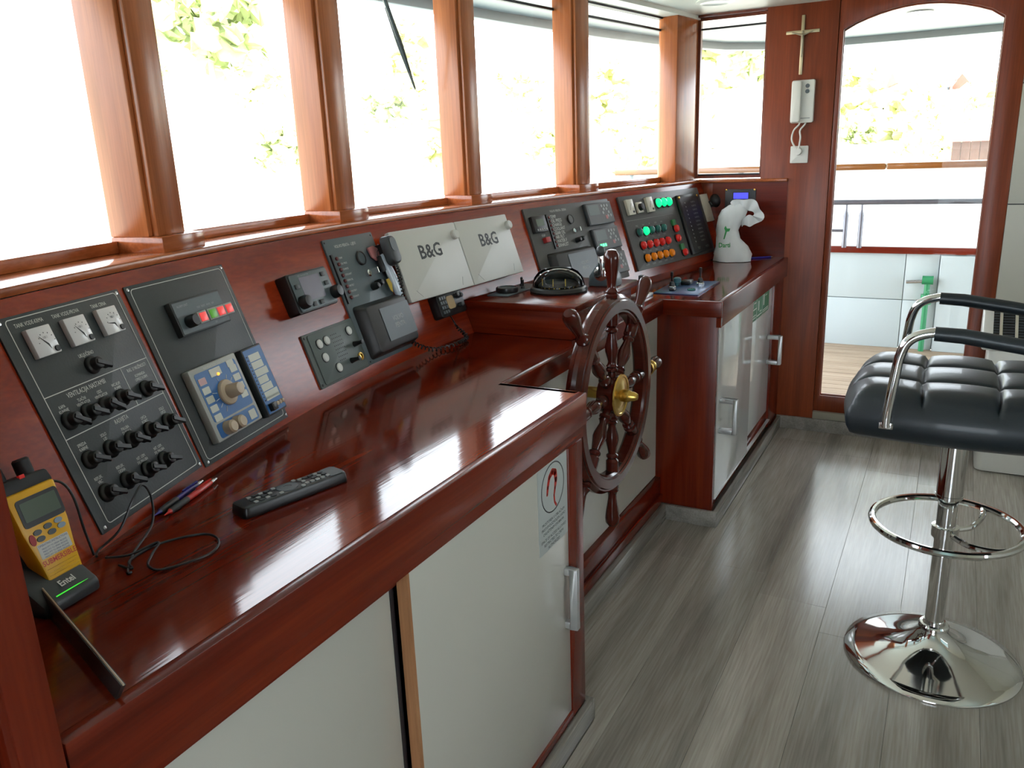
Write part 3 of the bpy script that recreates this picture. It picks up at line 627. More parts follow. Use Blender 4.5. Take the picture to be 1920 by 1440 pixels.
for s_, x, y_, sz in (('TANK VODE-KRMA', -0.0735, 0.1435, .0072), ('TANK VODE-PROVA', -0.0035, 0.1425, .0072), ('TANK CRNA', 0.067, 0.1415, .0072), ('UKLJUČENO', -0.003, 0.0795, .0068), ('VENTILACIJA NASTAMBI', -0.032, 0.0345, .0090), ('RAS. U NUŽNOSTI', 0.083, 0.0345, .0068), ('RASVJETA', 0.002, -0.0265, .0085),
    ('KAPA', -0.0895, 0.0240, .0058), ('KUHINJE', -0.0895, 0.0178, .0058), ('TLAČNI', -0.0505, 0.0235, .0058), ('VENTILATOR', -0.0505, 0.0173, .0055), ('ODS.', -0.013, 0.0230, .0058), ('VENTILATOR', -0.013, 0.0168, .0055), ('WC-KUP.', 0.025, 0.0235, .0058), ('PUMPE', 0.025, 0.0173, .0058), ('KOMANDA', 0.083, 0.0230, .0058), ('OPREZ KORM.', 0.083, 0.0168, .0058),
    ('SPREDA', -0.089, -0.0330, .0058), ('KABINE', -0.089, -0.0392, .0058), ('SOLO', -0.0445, -0.0345, .0058), ('L/D', -0.0445, -0.0407, .0058), ('PALUBA', 0.001, -0.0400, .0058), ('DUBOKA', 0.001, -0.0462, .0058), ('OPĆA', 0.0465, -0.0390, .0058), ('KORIT.', 0.0465, -0.0452, .0058), ('SOLO', 0.093, -0.0395, .0058), ('OPĆE', 0.093, -0.0457, .0058),
    ('REFLEK.', -0.0895, -0.0840, .0058), ('VRC', -0.0895, -0.0902, .0058), ('REFLEK.', -0.0435, -0.0855, .0058), ('DESNA', -0.0435, -0.0917, .0058), ('NIT. USM.', 0.0035, -0.0890, .0058), ('SVJ. PALUBA', 0.0035, -0.0952, .0055), ('NIT. USM.', 0.046, -0.0890, .0058), ('SVJ. PALUBA', 0.046, -0.0952, .0055)):
    q.text(s_, sz*1.12, x, y_, Z+.0004, sx=0.74)
q.build('lettering', print_white, t)
for x, y_ in ((-0.0034, 0.062), (-0.0897, 0.0035), (-0.0514, 0.003), (-0.0147, 0.0015), (0.023, 0.002), (0.0802, -0.001), (-0.0898, -0.056), (-0.0448, -0.057), (0.0009, -0.059), (0.0461, -0.060), (0.093, -0.062), (-0.0901, -0.107), (-0.0439, -0.108), (0.0033, -0.110), (0.0455, -0.111)): rotary(t, x, y_, Z, random.uniform(-2.25, -1.95))
# navigation light panel
t = thing('navigation_light_panel', 'dark grey panel with a blue navigation light selector and lit red keys', 'switch panel', FM(0.985, 0.17))
MB().prism(rrect(0.0015, -0.001, 0.272, 0.318, 0.002), -0.001, Z).build('plate', panel_grey, t, bevel=0.0006)
MB().frame(0.002, 0.0, 0.252, 0.304, 0.0012, Z, Z+.0003, r=0.008).build('border_lines', print_white, t)
screws(t, [(-0.128, 0.152), (0.130, 0.152), (-0.126, -0.154), (0.132, -0.154)], Z)
sb = MB().box(-0.068, 0.073, -0.0305, 0.0305, 0, 0.012).build('alarm_box', charcoal, t, bevel=0.0015); sb.matrix_basis = T(0.0035, 0.083, Z)
MB().prism(rrect(0.0025, 0, 0.134, 0.055, 0.001), 0.012, 0.0126).build('alarm_face', panel_bluegrey, sb)
for x, m in ((-0.016, red_glow), (0.0125, green_key), (0.037, red_glow), (0.0625, red_glow)):
    MB().box(x-.0125, x+.0125, -0.019, 0.002, 0.012, 0.026).build('key_housing', print_dim, sb, bevel=0.001)
    MB().box(x-.0095, x+.0095, -0.0165, -0.001, 0.026, 0.0272).build('lit_key', m, sb, bevel=0.001)
MB().lathe([(0.011, 0.012), (0.011, 0.026), (0.009, 0.029), (0, 0.029)], T(-0.041, -0.0095, 0), 18).build('buzzer', black, sb)
q = MB().text('ALARM UNIT', 0.006, -0.040, 0.020, 0.0128).text('TEST   RESET   MUTE   OFF', 0.005, 0.02, 0.010, 0.0128).text('12V', 0.005, 0.03, -0.0235, 0.0128); q.build('lettering', print_dim, sb)
nv = MB().box(-0.069, 0.069, -0.0655, 0.0655, 0, 0.016).build('light_selector', nav_grey, t, bevel=0.003); nv.matrix_basis = T(-0.0295, -0.068, Z)
q = MB().prism(rrect(0, 0.012, 0.120, 0.088, 0.005), 0.0162, 0.0166).prism(rrect(0, -0.0485, 0.120, 0.026, 0.005), 0.0162, 0.0166); q.build('blue_field', nav_blue, nv)
kk = [(-0.046, 0.040-0.0165*j) for j in range(5)]+[(0.046, 0.056-0.0165*j) for j in range(1, 5)]+[(0.0435, 0.0560)]
mk_ = MB().prism(rrect(0, 0, 0.020, 0.012, 0.001), 0.0166, 0.0172).mesh('legend_key', key_cream)
for x, y_ in kk: link('legend_key', mk_, nv, T(x, y_-(0.0 if y_ < .05 else .0055), 0))
MB().prism(rrect(-0.004, 0.047, 0.032, 0.014, 0.001), 0.0166, 0.0172).build('legend_plate', key_cream, nv)
MB().prism(rrect(0.044, -0.0495, 0.020, 0.017, 0.001), 0.0166, 0.0172).build('test_key', key_cream, nv)
MB().box(-0.0555, -0.0365, 0.0345, 0.0455, 0.0172, 0.0175).build('pink_legend', key_pink, nv)
q = MB()
for a, r_ in ((2.9, .038), (3.3, .036), (3.7, .036), (4.1, .036), (0.2, .036), (0.6, .036), (1.0, .034), (-0.4, .036), (1.9, .032)):
    q.tube([(0.002+0.026*math.cos(a), 0.006+0.026*math.sin(a), 0.0168), (0.002+r_*math.cos(a), 0.006+r_*math.sin(a), 0.0168)], 0.0006, 4)
q.text('NAVIGATION LIGHTS', 0.007, 0, 0.0595, 0.0164); q.build('legend_lines', print_white, nv)
MB().lathe([(0.023, 0.0166), (0.023, 0.0205), (0.0215, 0.0225), (0.013, 0.024), (0.0115, 0.044), (0.010, 0.047), (0, 0.0475)], T(0.002, 0.006, 0), 28).build('selector_knob', tan, nv)
for x in (-0.036, -0.008): MB().lathe([(0.0125, 0.0166), (0.0115, 0.030), (0.009, 0.033), (0, 0.033)], T(x, -0.049, 0), 20).build('dimmer_knob', tan, nv)
MB().ball((0.0, 0.0415, 0.0175), 0.0030, n=10).build('amber_lamp', amber_lit, nv)
ls = MB().box(-0.033, 0.033, -0.067, 0.067, 0, 0.016).build('lamp_list_box', charcoal, t, bevel=0.002); ls.matrix_basis = T(0.0915, -0.0715, Z)
MB().prism(rrect(0, 0, 0.060, 0.127, 0.002), 0.016, 0.0164).build('blue_field', nav_blue, ls)
q = MB()
for j, (w_, h_) in enumerate(((.036, .0135), (.036, .0135), (.042, .0135), (.032, .0135), (.036, .0135), (.046, .0135), (.046, .006))):
    y0 = 0.046-0.0150*j if j < 6 else -0.036
    q.box(-0.020, -0.020+w_, y0-h_/2, y0+h_/2, 0.0164, 0.0169)
q.build('name_strip_marks', key_cream, ls)
q = MB()
for j in range(14): q.box(-0.0265, -0.0235, 0.0505-0.0067*j-.001, 0.0505-0.0067*j+.001, 0.0164, 0.0168)
q.build('list_marks', print_black, ls)
MB().box(-0.024, -0.008, -0.060, -0.045, 0.0164, 0.026).build('fuse_switch', black, ls, bevel=0.001)
for j in range(3): MB().lathe([(0.004, 0), (0.004, 0.006), (0, 0.007)], T(0.001+0.010*j, -0.051, 0.0164), 10).build('micro_switch', tan, ls)
# fixed display unit
t = thing('display_unit', 'small black instrument with a violet screen and two knobs on the fascia', 'instrument', FM(1.325, 0.2315))
MB().prism(rrect(-0.002, 0, 0.150, 0.086, 0.006), 0.0, 0.030).build('case', black, t, bevel=0.002)
MB().prism(rrect(0.000, 0, 0.141, 0.079, 0.005), 0.030, 0.0316).build('face', panel_bluegrey, t, bevel=0.0006)
MB().prism(rrect(-0.002, 0.005, 0.074, 0.052, 0.002), 0.0316, 0.0322).build('screen', lcd_violet, t)
for x, y_ in ((0.0755, -0.019), (-0.049, -0.021)): MB().lathe([(0.0145, 0.0316), (0.0145, 0.042), (0.012, 0.050), (0, 0.051)], T(x-.008, y_, 0), 20).build('knob', black, t)
for x, y_ in ((0.049, 0.027), (0.052, 0.006), (0.010, -0.0305), (-0.018, -0.0305), (-0.055, 0.014)): MB().box(x-.007, x+.007, y_-.005, y_+.005, 0.0316, 0.0345).build('key', charcoal, t, bevel=0.001)
MB().text('GPS NAVIGATOR', 0.006, -0.02, 0.0345, 0.0320).build('lettering', print_dim, t)
# intercom panel
t = thing('intercom_unit', 'small grey-green panel with five round white buttons low on the fascia', 'panel', FM(1.355, 0.087))
MB().prism(rrect(0, -0.001, 0.200, 0.121, 0.003), 0.0, 0.006).build('plate', panel_green, t, bevel=0.0008)
MB().prism(rrect(0.006, -0.001, 0.182, 0.112, 0.005), 0.006, 0.0085).build('face', panel_green, t, bevel=0.001)
screws(t, [(-0.094, 0.052), (-0.094, -0.054)], 0.006, black)
bt = MB().lathe([(0.0098, 0), (0.0098, 0.003), (0.008, 0.0045), (0, 0.0045)], n=20).mesh('push_button', print_white)
br = MB().lathe([(0.0115, 0), (0.0115, 0.0012), (0.0098, 0.0014), (0.0098, 0)], n=20).mesh('button_ring', print_black)
for x, y_ in ((-0.0556, 0.030), (-0.0266, 0.0312), (0.0672, 0.0338), (-0.053, -0.0016), (-0.0193, -0.0337)):
    o = link('push_button', bt, t, T(x, y_, 0.0085)); link('button_ring', br, o)
q = MB()
for j in range(8):
    for i in range(6 if j % 7 else 4): q.box(-0.004+0.0068*i-.0013, -0.004+0.0068*i+.0013, 0.0385-0.0085*j-.0013, 0.0385-0.0085*j+.0013, 0.0085, 0.0087)
q.build('speaker_holes', print_black, t)
for x, y_ in ((0.0700, 0.0), (0.036, -0.0316)): MB().lathe([(0.007, 0.0085), (0.006, 0.013), (0.004, 0.026), (0.0055, 0.032), (0, 0.033)], T(x, y_, 0), 14).build('toggle', black, t)
MB().lathe([(0.0095, 0.0085), (0.0095, 0.012), (0.006, 0.0125), (0.006, 0.010), (0, 0.010)], T(0.0743, -0.0311, 0), 18).build('jack', brass, t)
# engine panels
def engine_panel(t, w, h, cx, cy, m, zf, title, hood, lid, strip, led, gauge, sw, title_x):
    MB().prism(rrect(cx, cy, w, h, 0.004), -0.001, zf).build('plate', m, t, bevel=0.0008)
    hx0, hx1, hy0, hy1 = hood; c0, c1 = (hx0+hx1)/2, (hy0+hy1)/2; hw, hh = hx1-hx0, hy1-hy0
    hd_ = MB().prism(rrect(0, 0, hw, hh, 0.010), 0.0, 0.028, rrect(0.002, -0.001, hw-.022, hh-.020, 0.010)).build('hood', hood_brown, t, bevel=0.002); hd_.matrix_basis = T(c0, c1, zf)
    lx0, lx1, ly0, ly1 = lid
    MB().prism(rrect((lx0+lx1)/2-c0, (ly0+ly1)/2-c1, lx1-lx0, ly1-ly0, 0.002), 0.028, 0.0295).build('lid', hood_lid, hd_)
    MB().text('VOLVO', 0.017, (lx0+lx1)/2-c0, (ly0+ly1)/2-c1+.008, 0.0297, bold=0.0003).text('PENTA', 0.017, (lx0+lx1)/2-c0, (ly0+ly1)/2-c1-.010, 0.0297, bold=0.0003).build('brand_lettering', print_dim, hd_)
    (sx, sy0, sy1) = strip
    MB().box(sx-.0028, sx+.0028, sy1, sy0, zf, zf+.005).build('lamp_rail', black, t)
    me = MB().lathe([(0.0046, 0), (0.0046, 0.003), (0.003, 0.0045), (0, 0.005)], n=14).mesh('warning_lamp', dark_red)
    q = MB()
    for j in range(8):
        yy = led[1]+(led[2]-led[1])*j/7; link('warning_lamp', me, t, T(led[0], yy, zf)); q.text(('TEMP', 'OIL PRESS', 'CHARGE', 'COOLANT', 'GEAR OIL', 'AIR FILT', 'WATER F', 'EXHAUST')[j], 0.0062*w/0.2, led[0]+.010, yy, zf+.0004, 'L')
    q.text(title, 0.0105*w/0.21 if w < .3 else .0115, title_x, cy+h/2-.020, zf+.0004); q.build('lettering', print_white, t)
    MB().lathe([(0.0175, 0), (0.0175, 0.005), (0.015, 0.006), (0.0145, 0.004), (0, 0.004)], T(gauge[0], gauge[1], zf), 24).build('round_gauge', hood_brown, t)
    MB().lathe([(0.0143, 0.0041), (0, 0.0046)], T(gauge[0], gauge[1], zf), 24).build('gauge_dial', m, t)
    for k, (x, y_) in enumerate(sw):
        if k == 0:
            q = MB().lathe([(0.009, 0), (0.009, 0.008), (0.007, 0.010), (0, 0.010)], T(x, y_, zf), 18).box(x-.0015, x+.0015, y_-.007, y_+.007, zf+.009, zf+.034); q.build('ignition_key', chrome, t)
        else: MB().lathe([(0.009, 0), (0.009, 0.012), (0.006, 0.020), (0, 0.021)], T(x, y_, zf), 16).build('push_knob', black, t)
Z1 = 0.006
t = thing('engine_panel', 'blue-grey engine panel with a black hood beside the intercom panel', 'engine panel', FM(1.555, 0.18))
engine_panel(t, 0.206, 0.307, 0.000, 0.0005, panel_bluegrey, Z1, 'VOLVO PENTA - LIJEVI', (-0.088, 0.112, -0.145, -0.012), (-0.025, 0.104, -0.118, -0.036), (-0.094, 0.117, -0.002), (-0.0745, 0.106, 0.011), (0.018, 0.095), ((0.0245, 0.055), (0.025, 0.0203), (0.046, 0.025)), -0.022)
screws(t, [(-0.093, -0.146), (0.095, 0.146), (-0.097, 0.147)], Z1, black, .0025)
Z2 = 0.011
t = thing('engine_panel', 'olive-grey engine panel with three white displays behind the compass', 'engine panel', FM(2.66, 0.18))
engine_panel(t, 0.550, 0.310, 0.020, -0.004, panel_olive, Z2, 'VOLVO PENTA - DESNI', (-0.200, 0.072, -0.150, -0.011), (-0.118, 0.060, -0.125, -0.030), (-0.138, 0.122, 0.0), (-0.1235, 0.111, 0.010), (0.0036, 0.094), ((0.002, 0.050), (0.006, 0.0162), (0.030, 0.018)), -0.055)
g = MB().box(-0.240, -0.163, 0.064, 0.120, Z2, Z2+.014).build('small_display', hood_brown, t, bevel=0.002)
MB().box(-0.222, -0.178, 0.084, 0.108, Z2+.014, Z2+.0146).build('lcd', lcd_green, g)
q = MB()
for j in range(5): q.box(-0.228+.0125*j, -0.220+.0125*j, 0.069, 0.075, Z2+.014, Z2+.016)
q.build('display_key_marks', print_dim, g)
MB().box(-0.196, -0.170, 0.026, 0.044, Z2, Z2+.016).build('stop_switch', red_key, t, bevel=0.001)
MB().text('STOP', 0.010, -0.183, 0.053, Z2+.0004).build('stop_lettering', print_white, t)
for k, yy in enumerate((0.0975, 0.0015, -0.0965)):
    g = MB().box(-0.092, 0.092, -0.041, 0.041, 0, 0.012).build('tank_display', charcoal, t, bevel=0.002); g.matrix_basis = T(0.1955, yy, Z2)
    MB().prism(rrect(0.003, 0, 0.174, 0.074, 0.002), 0.012, 0.0126).build('face', panel_olive, g)
    MB().prism(rrect(-0.038, 0.014, 0.074, 0.038, 0.002), 0.0126, 0.0130).build('lcd', panel_green, g)
    q = MB()
    for j in range(4):
        for i in range(3): q.prism(circ(0.022+0.020*i+(0.01 if j % 2 else 0), 0.026-0.013*j, 0.0062, 8), 0.0126, 0.0130) if (i+j) % 3 or j == 0 else None
    q.build('mimic_print', print_dim, g)
    MB().prism(rrect(0.040, -0.018, 0.016, 0.014), 0.0126, 0.0131).build('red_mark', pink, g)
    if k == 1:
        for j in range(3): MB().box(-0.066+.016*j, -0.053+.016*j, -0.029, -0.018, 0.0126, 0.014).build('green_light', green_lit, g)
# B&G instrument covers
def bg_cover(x0, x1, label, M):
    t = thing('instrument_cover', label, 'cover', M, 'white instrument covers on the fascia')
    MB().prism(rrect((x0+x1)/2, -0.008, x1-x0-.003, 0.188, 0.004), 0.030, 0.045).build('lid', cover_white, t, bevel=0.002)
    MB().prism(rrect((x0+x1)/2, -0.008, x1-x0-.018, 0.170, 0.004), -0.004, 0.030).build('base', mah_y, t)
    MB().lathe([(0.0135, 0), (0.0135, 0.010), (0.011, 0.013), (0, 0.013)], T(x1-.022 if x0 < -.2 else x1-.012, 0.050, 0.045), 22).build('latch_knob', cover_white, t)
    MB().text('B&G', 0.052, (x0+x1)/2+(0.0 if x0 < -.2 else .004), 0.018, 0.0453, bold=0.0011, sx=1.05).build('lettering', print_black, t)
    q = MB().tube([(x0+.035, -0.075, 0.0452), (x0+.055, -0.095, 0.0452)], 0.0005, 4).tube([(x1-.045, -0.070, 0.0452), (x1-.055, -0.092, 0.0452)], 0.0005, 4); q.build('scratches', print_dim, t)
BGM = FM(2.02, 0.23)
bg_cover(-0.342, -0.043, 'white lettered instrument cover beside the hanging microphone', BGM)
bg_cover(-0.042, 0.246, 'white lettered instrument cover nearer the olive engine panel', BGM)
# alarm and pump panel at the far end
Z3 = 0.008
t = thing('pump_control_panel', 'dark control panel with rows of green, red and orange lamps at the far end', 'control panel', FM(3.38, 0.183))
MB().prism(rrect(-0.015, 0.000, 0.700, 0.300, 0.004), -0.001, Z3).build('plate', panel_olive, t, bevel=0.0008)
for x, w_ in ((-0.306, .050), (-0.147, .050)):
    g = MB().box(-w_/2, w_/2, -0.031, 0.031, 0, 0.012).build('meter', ivory_plastic, t, bevel=0.0015); g.matrix_basis = T(x, 0.102, Z3)
    MB().box(0.006, 0.018, -0.024, -0.016, 0.012, 0.013).build('meter_mark', print_black, g)
    MB().tube([(-0.01, -0.012, 0.0122), (0.008, 0.014, 0.0122)], 0.0007, 4).build('needle', print_black, g)
g = MB().box(-0.022, 0.022, -0.022, 0.022, 0, 0.008).build('switch_plate', ivory_plastic, t, bevel=0.001); g.matrix_basis = T(-0.2307, 0.0964, Z3)
MB().lathe([(0.015, 0), (0.013, 0.014), (0, 0.015)], T(0, 0, 0.008), 18).build('knob', black, g)
def lamps(pts, m, name, r=0.0165, dark=True):
    me = MB().lathe([(r, 0), (r, 0.008), (r*0.8, 0.016), (r*0.4, 0.020), (0, 0.021)], n=18).mesh(name, m)
    rg = MB().lathe([(r*1.2, 0), (r*1.2, 0.004), (r, 0.005), (r, 0)], n=18).mesh('lamp_bezel', black)
    for x, y_ in pts: o = link(name, me, t, T(x, y_, Z3)); link('lamp_bezel', rg, o)
lamps([(-0.0702, 0.1038), (-0.0234, 0.1039), (0.0214, 0.1031)], green_lit, 'green_lamp', .0185)
lamps([(-0.2858, -0.0017), (-0.1876, -0.0014), (-0.1361, -0.0019), (-0.0855, -0.0022)], teal_lens, 'green_button')
lamps([(-0.2355, -0.0012)], green_lit, 'green_lamp', .0175)
lamps([(-0.2864, -0.0557), (-0.2343, -0.0558), (-0.1811, -0.0563), (-0.1332, -0.057), (-0.0801, -0.057)], red_lens, 'red_button')
lamps([(-0.2818, -0.1085), (-0.2306, -0.1079), (-0.1797, -0.1085), (-0.1294, -0.109), (-0.0787, -0.1107)], orange_lens, 'orange_lamp')
lamps([(0.0195, -0.0146), (0.0118, -0.0563), (0.0374, -0.1208)], red_lens, 'red_button', .016)
for x, y_ in ((0.0134, 0.0119), (0.0275, -0.0959)): MB().box(x-.014, x+.014, y_-.013, y_+.013, Z3, Z3+.010).build('green_key', green_sq, t, bevel=0.001)
q = MB().box(-0.350, 0.040, 0.050, 0.0512, Z3, Z3+.0003)
for j, yy in enumerate((0.026, -0.027, -0.082, -0.135)):
    for i in range(5): q.text(('P%d' % (i+1), 'STOP', 'RAD', 'ALARM')[j] if j else ('KALJ', 'SAN', 'PP', 'GOR', 'DRN')[i], 0.010, -0.284+.0510*i, yy, Z3+.0004)
q.text('1', .010, -.01, .035, Z3+.0004).text('2', .010, -.01, -.036, Z3+.0004).text('3', .010, 0, -.077, Z3+.0004)
q.build('lettering', print_dim, t)
g = MB().box(-0.101, 0.101, -0.132, 0.132, 0, 0.012).build('alarm_board', black, t, bevel=0.002); g.matrix_basis = T(0.195, -0.009, Z3)
MB().prism(rrect(0.004, -0.002, 0.176, 0.246, 0.003), 0.012, 0.0126).build('board_face', hood_brown, g)
q = MB()
for j in range(11): q.text('ALARM %02d' % (j+1), 0.011, 0.03, 0.095-0.0175*j, 0.0128).prism(circ(-0.045, 0.095-.0175*j, .0035, 8), 0.0126, 0.0129)
q.text('TEST', .014, -.03, -.11, .0128).text('MUTE', .014, .05, -.11, .0128); q.build('lettering', print_dim, g)
me = MB().lathe([(0.007, 0), (0.006, 0.004), (0, 0.005)], n=10).mesh('corner_screw', brass)
for x, y_ in ((-.088, .12), (.088, .12)): link('corner_screw', me, g, T(x, y_, 0.012))
# socket strip with black microphone clip next to it
t = thing('hand_microphone', 'black hand microphone hanging on an ivory strip by the end wall', 'microphone', FM(3.775, 0.232))
MB().prism(rrect(-0.012, 0.001, 0.082, 0.128, 0.003), 0.0, 0.014).build('mount_strip', ivory_plastic, t, bevel=0.001)
q = MB().ball((0.045, 0.022, 0.040), 0.034, (1.0, 1.0, 0.75), 18); q.cyl((0.025, 0.012, 0.014), (0.040, 0.020, 0.030), 0.016, n=14); q.build('microphone_body', black, t)
# display on the end wall
NX = Matrix(((0,0,-1,0),(-1,0,0,0),(0,1,0,0),(0,0,0,1)))   # local x -> -y, y -> z, z -> -x
t = thing('depth_display', 'black display with a lit blue screen on the end wall above the bag', 'display', T(XW-.004, 0.8715, 1.062) @ NX)
MB().prism(rrect(0, 0, 0.137, 0.098, 0.003), 0.0, 0.006).build('plate', charcoal, t, bevel=0.001)
MB().prism(rrect(0.003, 0.020, 0.074, 0.034, 0.003), 0.006, 0.008).build('bezel', black, t)
MB().prism(rrect(0.003, 0.020, 0.066, 0.027, 0.001), 0.008, 0.0085).build('screen', blue_lit, t)
MB().text('SOUNDER', 0.009, 0.003, -0.006, 0.0062).build('lettering', print_dim, t)
screws(t, [(-.063, .046), (.063, .046)], 0.006, brass, .005)
# hanging microphone, second radio, keys
t = thing('radio_microphone', 'grey hand microphone with a coiled lead hanging left of the white covers', 'microphone', FM(1.640, 0.272))
q = MB().prism(rrect(0, 0, 0.046, 0.078, 0.018, 5), 0.042, 0.064, rrect(0.002, 0, 0.038, 0.070, 0.016, 5)); q.build('body', charcoal, t, bevel=0.004, seg=3)
MB().prism(rrect(0.003, 0.012, 0.026, 0.034, 0.010, 4), 0.0642, 0.0652).build('grille', hood_lid, t)
MB().box(0.004, 0.020, 0.000, 0.024, 0.002, 0.044).build('clip', black, t)
inv = FM(1.640, 0.272).inverted()
path = [fas(1.648, 0.236, .050), fas(1.662, 0.20, .034), fas(1.662, 0.15, .022), fas(1.650, 0.10, .010), fas(1.648, 0.06, .010), fas(1.662, 0.028, .014), Vector((1.715, 1.165, WT+.008)), Vector((1.80, 1.150, WT+.008)), Vector((1.868, 1.165, WT+.009)), fas(1.862, 0.030, .020), fas(1.845, 0.065, .022), fas(1.835, 0.085, .02)]
def spline(P_, n=8, closed=False):
    P_ = [Vector(p) for p in P_]; out = []; m = len(P_)
    for i in range(m if closed else m-1):
        p0, p1, p2, p3 = (P_[(i+k-1) % m] if closed else P_[min(max(i+k-1, 0), m-1)] for k in range(4))
        for j in range(n):
            u = j/n; out.append(0.5*((2*p1)+(p2-p0)*u+(2*p0-5*p1+4*p2-p3)*u*u+(3*p1-p0-3*p2+p3)*u**3))
    if not closed: out.append(P_[-1])
    return out
dense = spline(path, 26); coil = []
for i, p in enumerate(dense):
    tg = (dense[min(i+1, len(dense)-1)]-dense[max(i-1, 0)]).normalized(); u = tg.orthogonal().normalized(); w = tg.cross(u)
    fade = min(1, i/20)*(1 if i < 225 else max(0.0, (250-i)/25)); a = i*1.35
    coil.append(inv @ (p+0.0052*fade*(math.cos(a)*u+math.sin(a)*w)))
MB().tube(coil, 0.0021, 5).build('coiled_lead', black, t)
t = thing('vhf_radio', 'small black radio with a beige grille tucked under the white covers', 'radio', FM(1.86, 0.100))
MB().prism(rrect(0, 0, 0.128, 0.066, 0.010), 0.0, 0.030).build('case', black, t, bevel=0.003)
q = MB()
for j in range(4):
    for i in range(3): q.box(-0.054+.011*i, -0.046+.011*i, 0.016-.013*j, 0.024-.013*j, 0.030, 0.032)
q.build('keypad_marks', hood_lid, t)
MB().prism(rrect(-0.004, 0.003, 0.036, 0.036, 0.008), 0.030, 0.0315).build('speaker_grille', beige, t)
for x, y_ in ((0.03, 0.018), (0.048, 0.014), (0.036, -0.012)): MB().lathe([(0.007, .030), (0.006, .040), (0, .041)], T(x, y_, 0), 12).build('knob', charcoal, t)
MB().tube([(0.020, 0.022, .032), (0.055, 0.026, .033)], 0.0015, 5).build('trim_strip', steel, t)
t = thing('key_ring', 'bunch of keys with a pink tag and long white float on the engine panel', 'keys', FM(1.640, 0.26))
MB().prism([(-0.035, 0.035), (-0.012, 0.038), (0.004, 0.030), (0.014, 0.040), (0.020, 0.028), (0.010, 0.008), (-0.014, 0.000), (-0.030, 0.010)], 0.010, 0.014).build('pink_tag', pink, t)
q = MB(); prof = []
sp_ = spline([(0.004, 0.012, .016), (0.012, -0.020, .018), (0.018, -0.060, .018), (0.022, -0.095, .016), (0.024, -0.112, .014)], 6)
rr_ = [0.0035+0.0085*math.sin(PI*min(1, max(0, (i+2)/(len(sp_)+3))))**0.7 for i in range(len(sp_))]
q.tube(sp_, rr_, 12); q.build('float', float_white, t)
MB().tube([(0.002+0.012*math.cos(a), 0.012+0.012*math.sin(a), .016) for a in [2*PI*k/18 for k in range(18)]], 0.0012, 6, True).build('ring', chrome, t)
MB().box(-0.014, 0.002, -0.032, 0.010, 0.012, 0.020).build('dark_fob', hood_brown, t, bevel=0.003)
MB().prism([(-0.012, -0.052), (0.002, -0.050), (0.006, -0.066), (-0.002, -0.086), (-0.008, -0.080)], 0.016, 0.0175).build('yellow_tag', key_yellow, t)
MB().prism([(-0.004, -0.030), (0.006, -0.030), (0.004, -0.048), (0.000, -0.050)], 0.018, 0.0195).build('key', chrome, t)

# ------------------------------------------------------------------ things on the compass plinth and worktop
PT = 0.9048
t = thing('compass', 'black magnetic compass with a clear dome on the mahogany plinth', 'compass', T(2.155, 1.015, PT) @ RZ(math.radians(-62)))
# local -y faces the helm
MB().lathe([(0.0, 0), (0.084, 0), (0.086, 0.006), (0.082, 0.014), (0.074, 0.017), (0.070, 0.012), (0.0, 0.012)], n=40).build('base', black, t)
MB().lathe([(0.070, 0.012), (0.070, 0.020), (0.066, 0.034), (0.052, 0.052), (0.030, 0.063), (0.0, 0.067)], n=36).build('dome', glass, t)
MB().lathe([(0.0, 0.010), (0.058, 0.012), (0.060, 0.020), (0.050, 0.030), (0.0, 0.034)], n=36).build('compass_card', hood_brown, t)
MB().lathe([(0.076, 0.014), (0.077, 0.022), (0.072, 0.042), (0.058, 0.060), (0.040, 0.069), (0.036, 0.066), (0.054, 0.056), (0.067, 0.040), (0.071, 0.022)], n=22, arc=PI*1.05, a0=-0.1).build('hood', black, t)
MB().tube([(0.072*math.cos(a), -0.004-0.012*math.sin(a), 0.016+0.052*math.sin(a)) for a in [PI*k/16 for k in range(17)]], 0.0028, 8).build('chrome_bow', chrome, t)
q = MB()
for a in (-1.9, -1.25, -2.6): q.box(0.056*math.cos(a)-.0011, 0.056*math.cos(a)+.0011, 0.056*math.sin(a)-.001, 0.056*math.sin(a)+.001, 0.014, 0.044)
for k in range(24): a = 2*PI*k/24; q.box(0.0588*math.cos(a)-.001, 0.0588*math.cos(a)+.001, 0.0588*math.sin(a)-.001, 0.0588*math.sin(a)+.001, 0.016, 0.0195)
q.build('lubber_lines', key_yellow, t)
t = thing('round_gauge_plate', 'blue-grey plate with a round black dial and two toggles left of the compass', 'gauge', T(2.125, 1.150, PT))
MB().box(-0.10, 0.12, -0.035, 0.035, 0.0, 0.004).build('plate', panel_bluegrey, t, bevel=0.001)
MB().lathe([(0.032, 0.004), (0.034, 0.010), (0.033, 0.018), (0.028, 0.019), (0.027, 0.016), (0, 0.016)], T(-0.040, 0.0, 0), 28).build('dial_ring', black, t)
MB().lathe([(0.0268, 0.0162), (0, 0.0166)], T(-0.040, 0.0, 0), 28).build('dial_glass', panel_bluegrey, t)
for x, y_ in ((0.030, -0.016), (0.072, 0.010)):
    MB().lathe([(0.007, 0.004), (0.006, 0.010), (0.003, 0.012), (0.004, 0.030), (0, 0.032)], T(x, y_, 0), 12).build('toggle', black, t)
t = thing('throttle_control', 'grey throttle box with a black lever behind the top of the steering wheel', 'throttle', T(2.30, 0.925, PT))
MB().prism([(-0.045, 0.0), (0.045, 0.0), (0.042, 0.030), (0.012, 0.072), (-0.012, 0.072), (-0.042, 0.030)], -0.030, 0.030).xf(Matrix(((0,0,1,0),(-1,0,0,0),(0,1,0,0),(0,0,0,1)))).build('housing', panel_bluegrey, t, bevel=0.005)
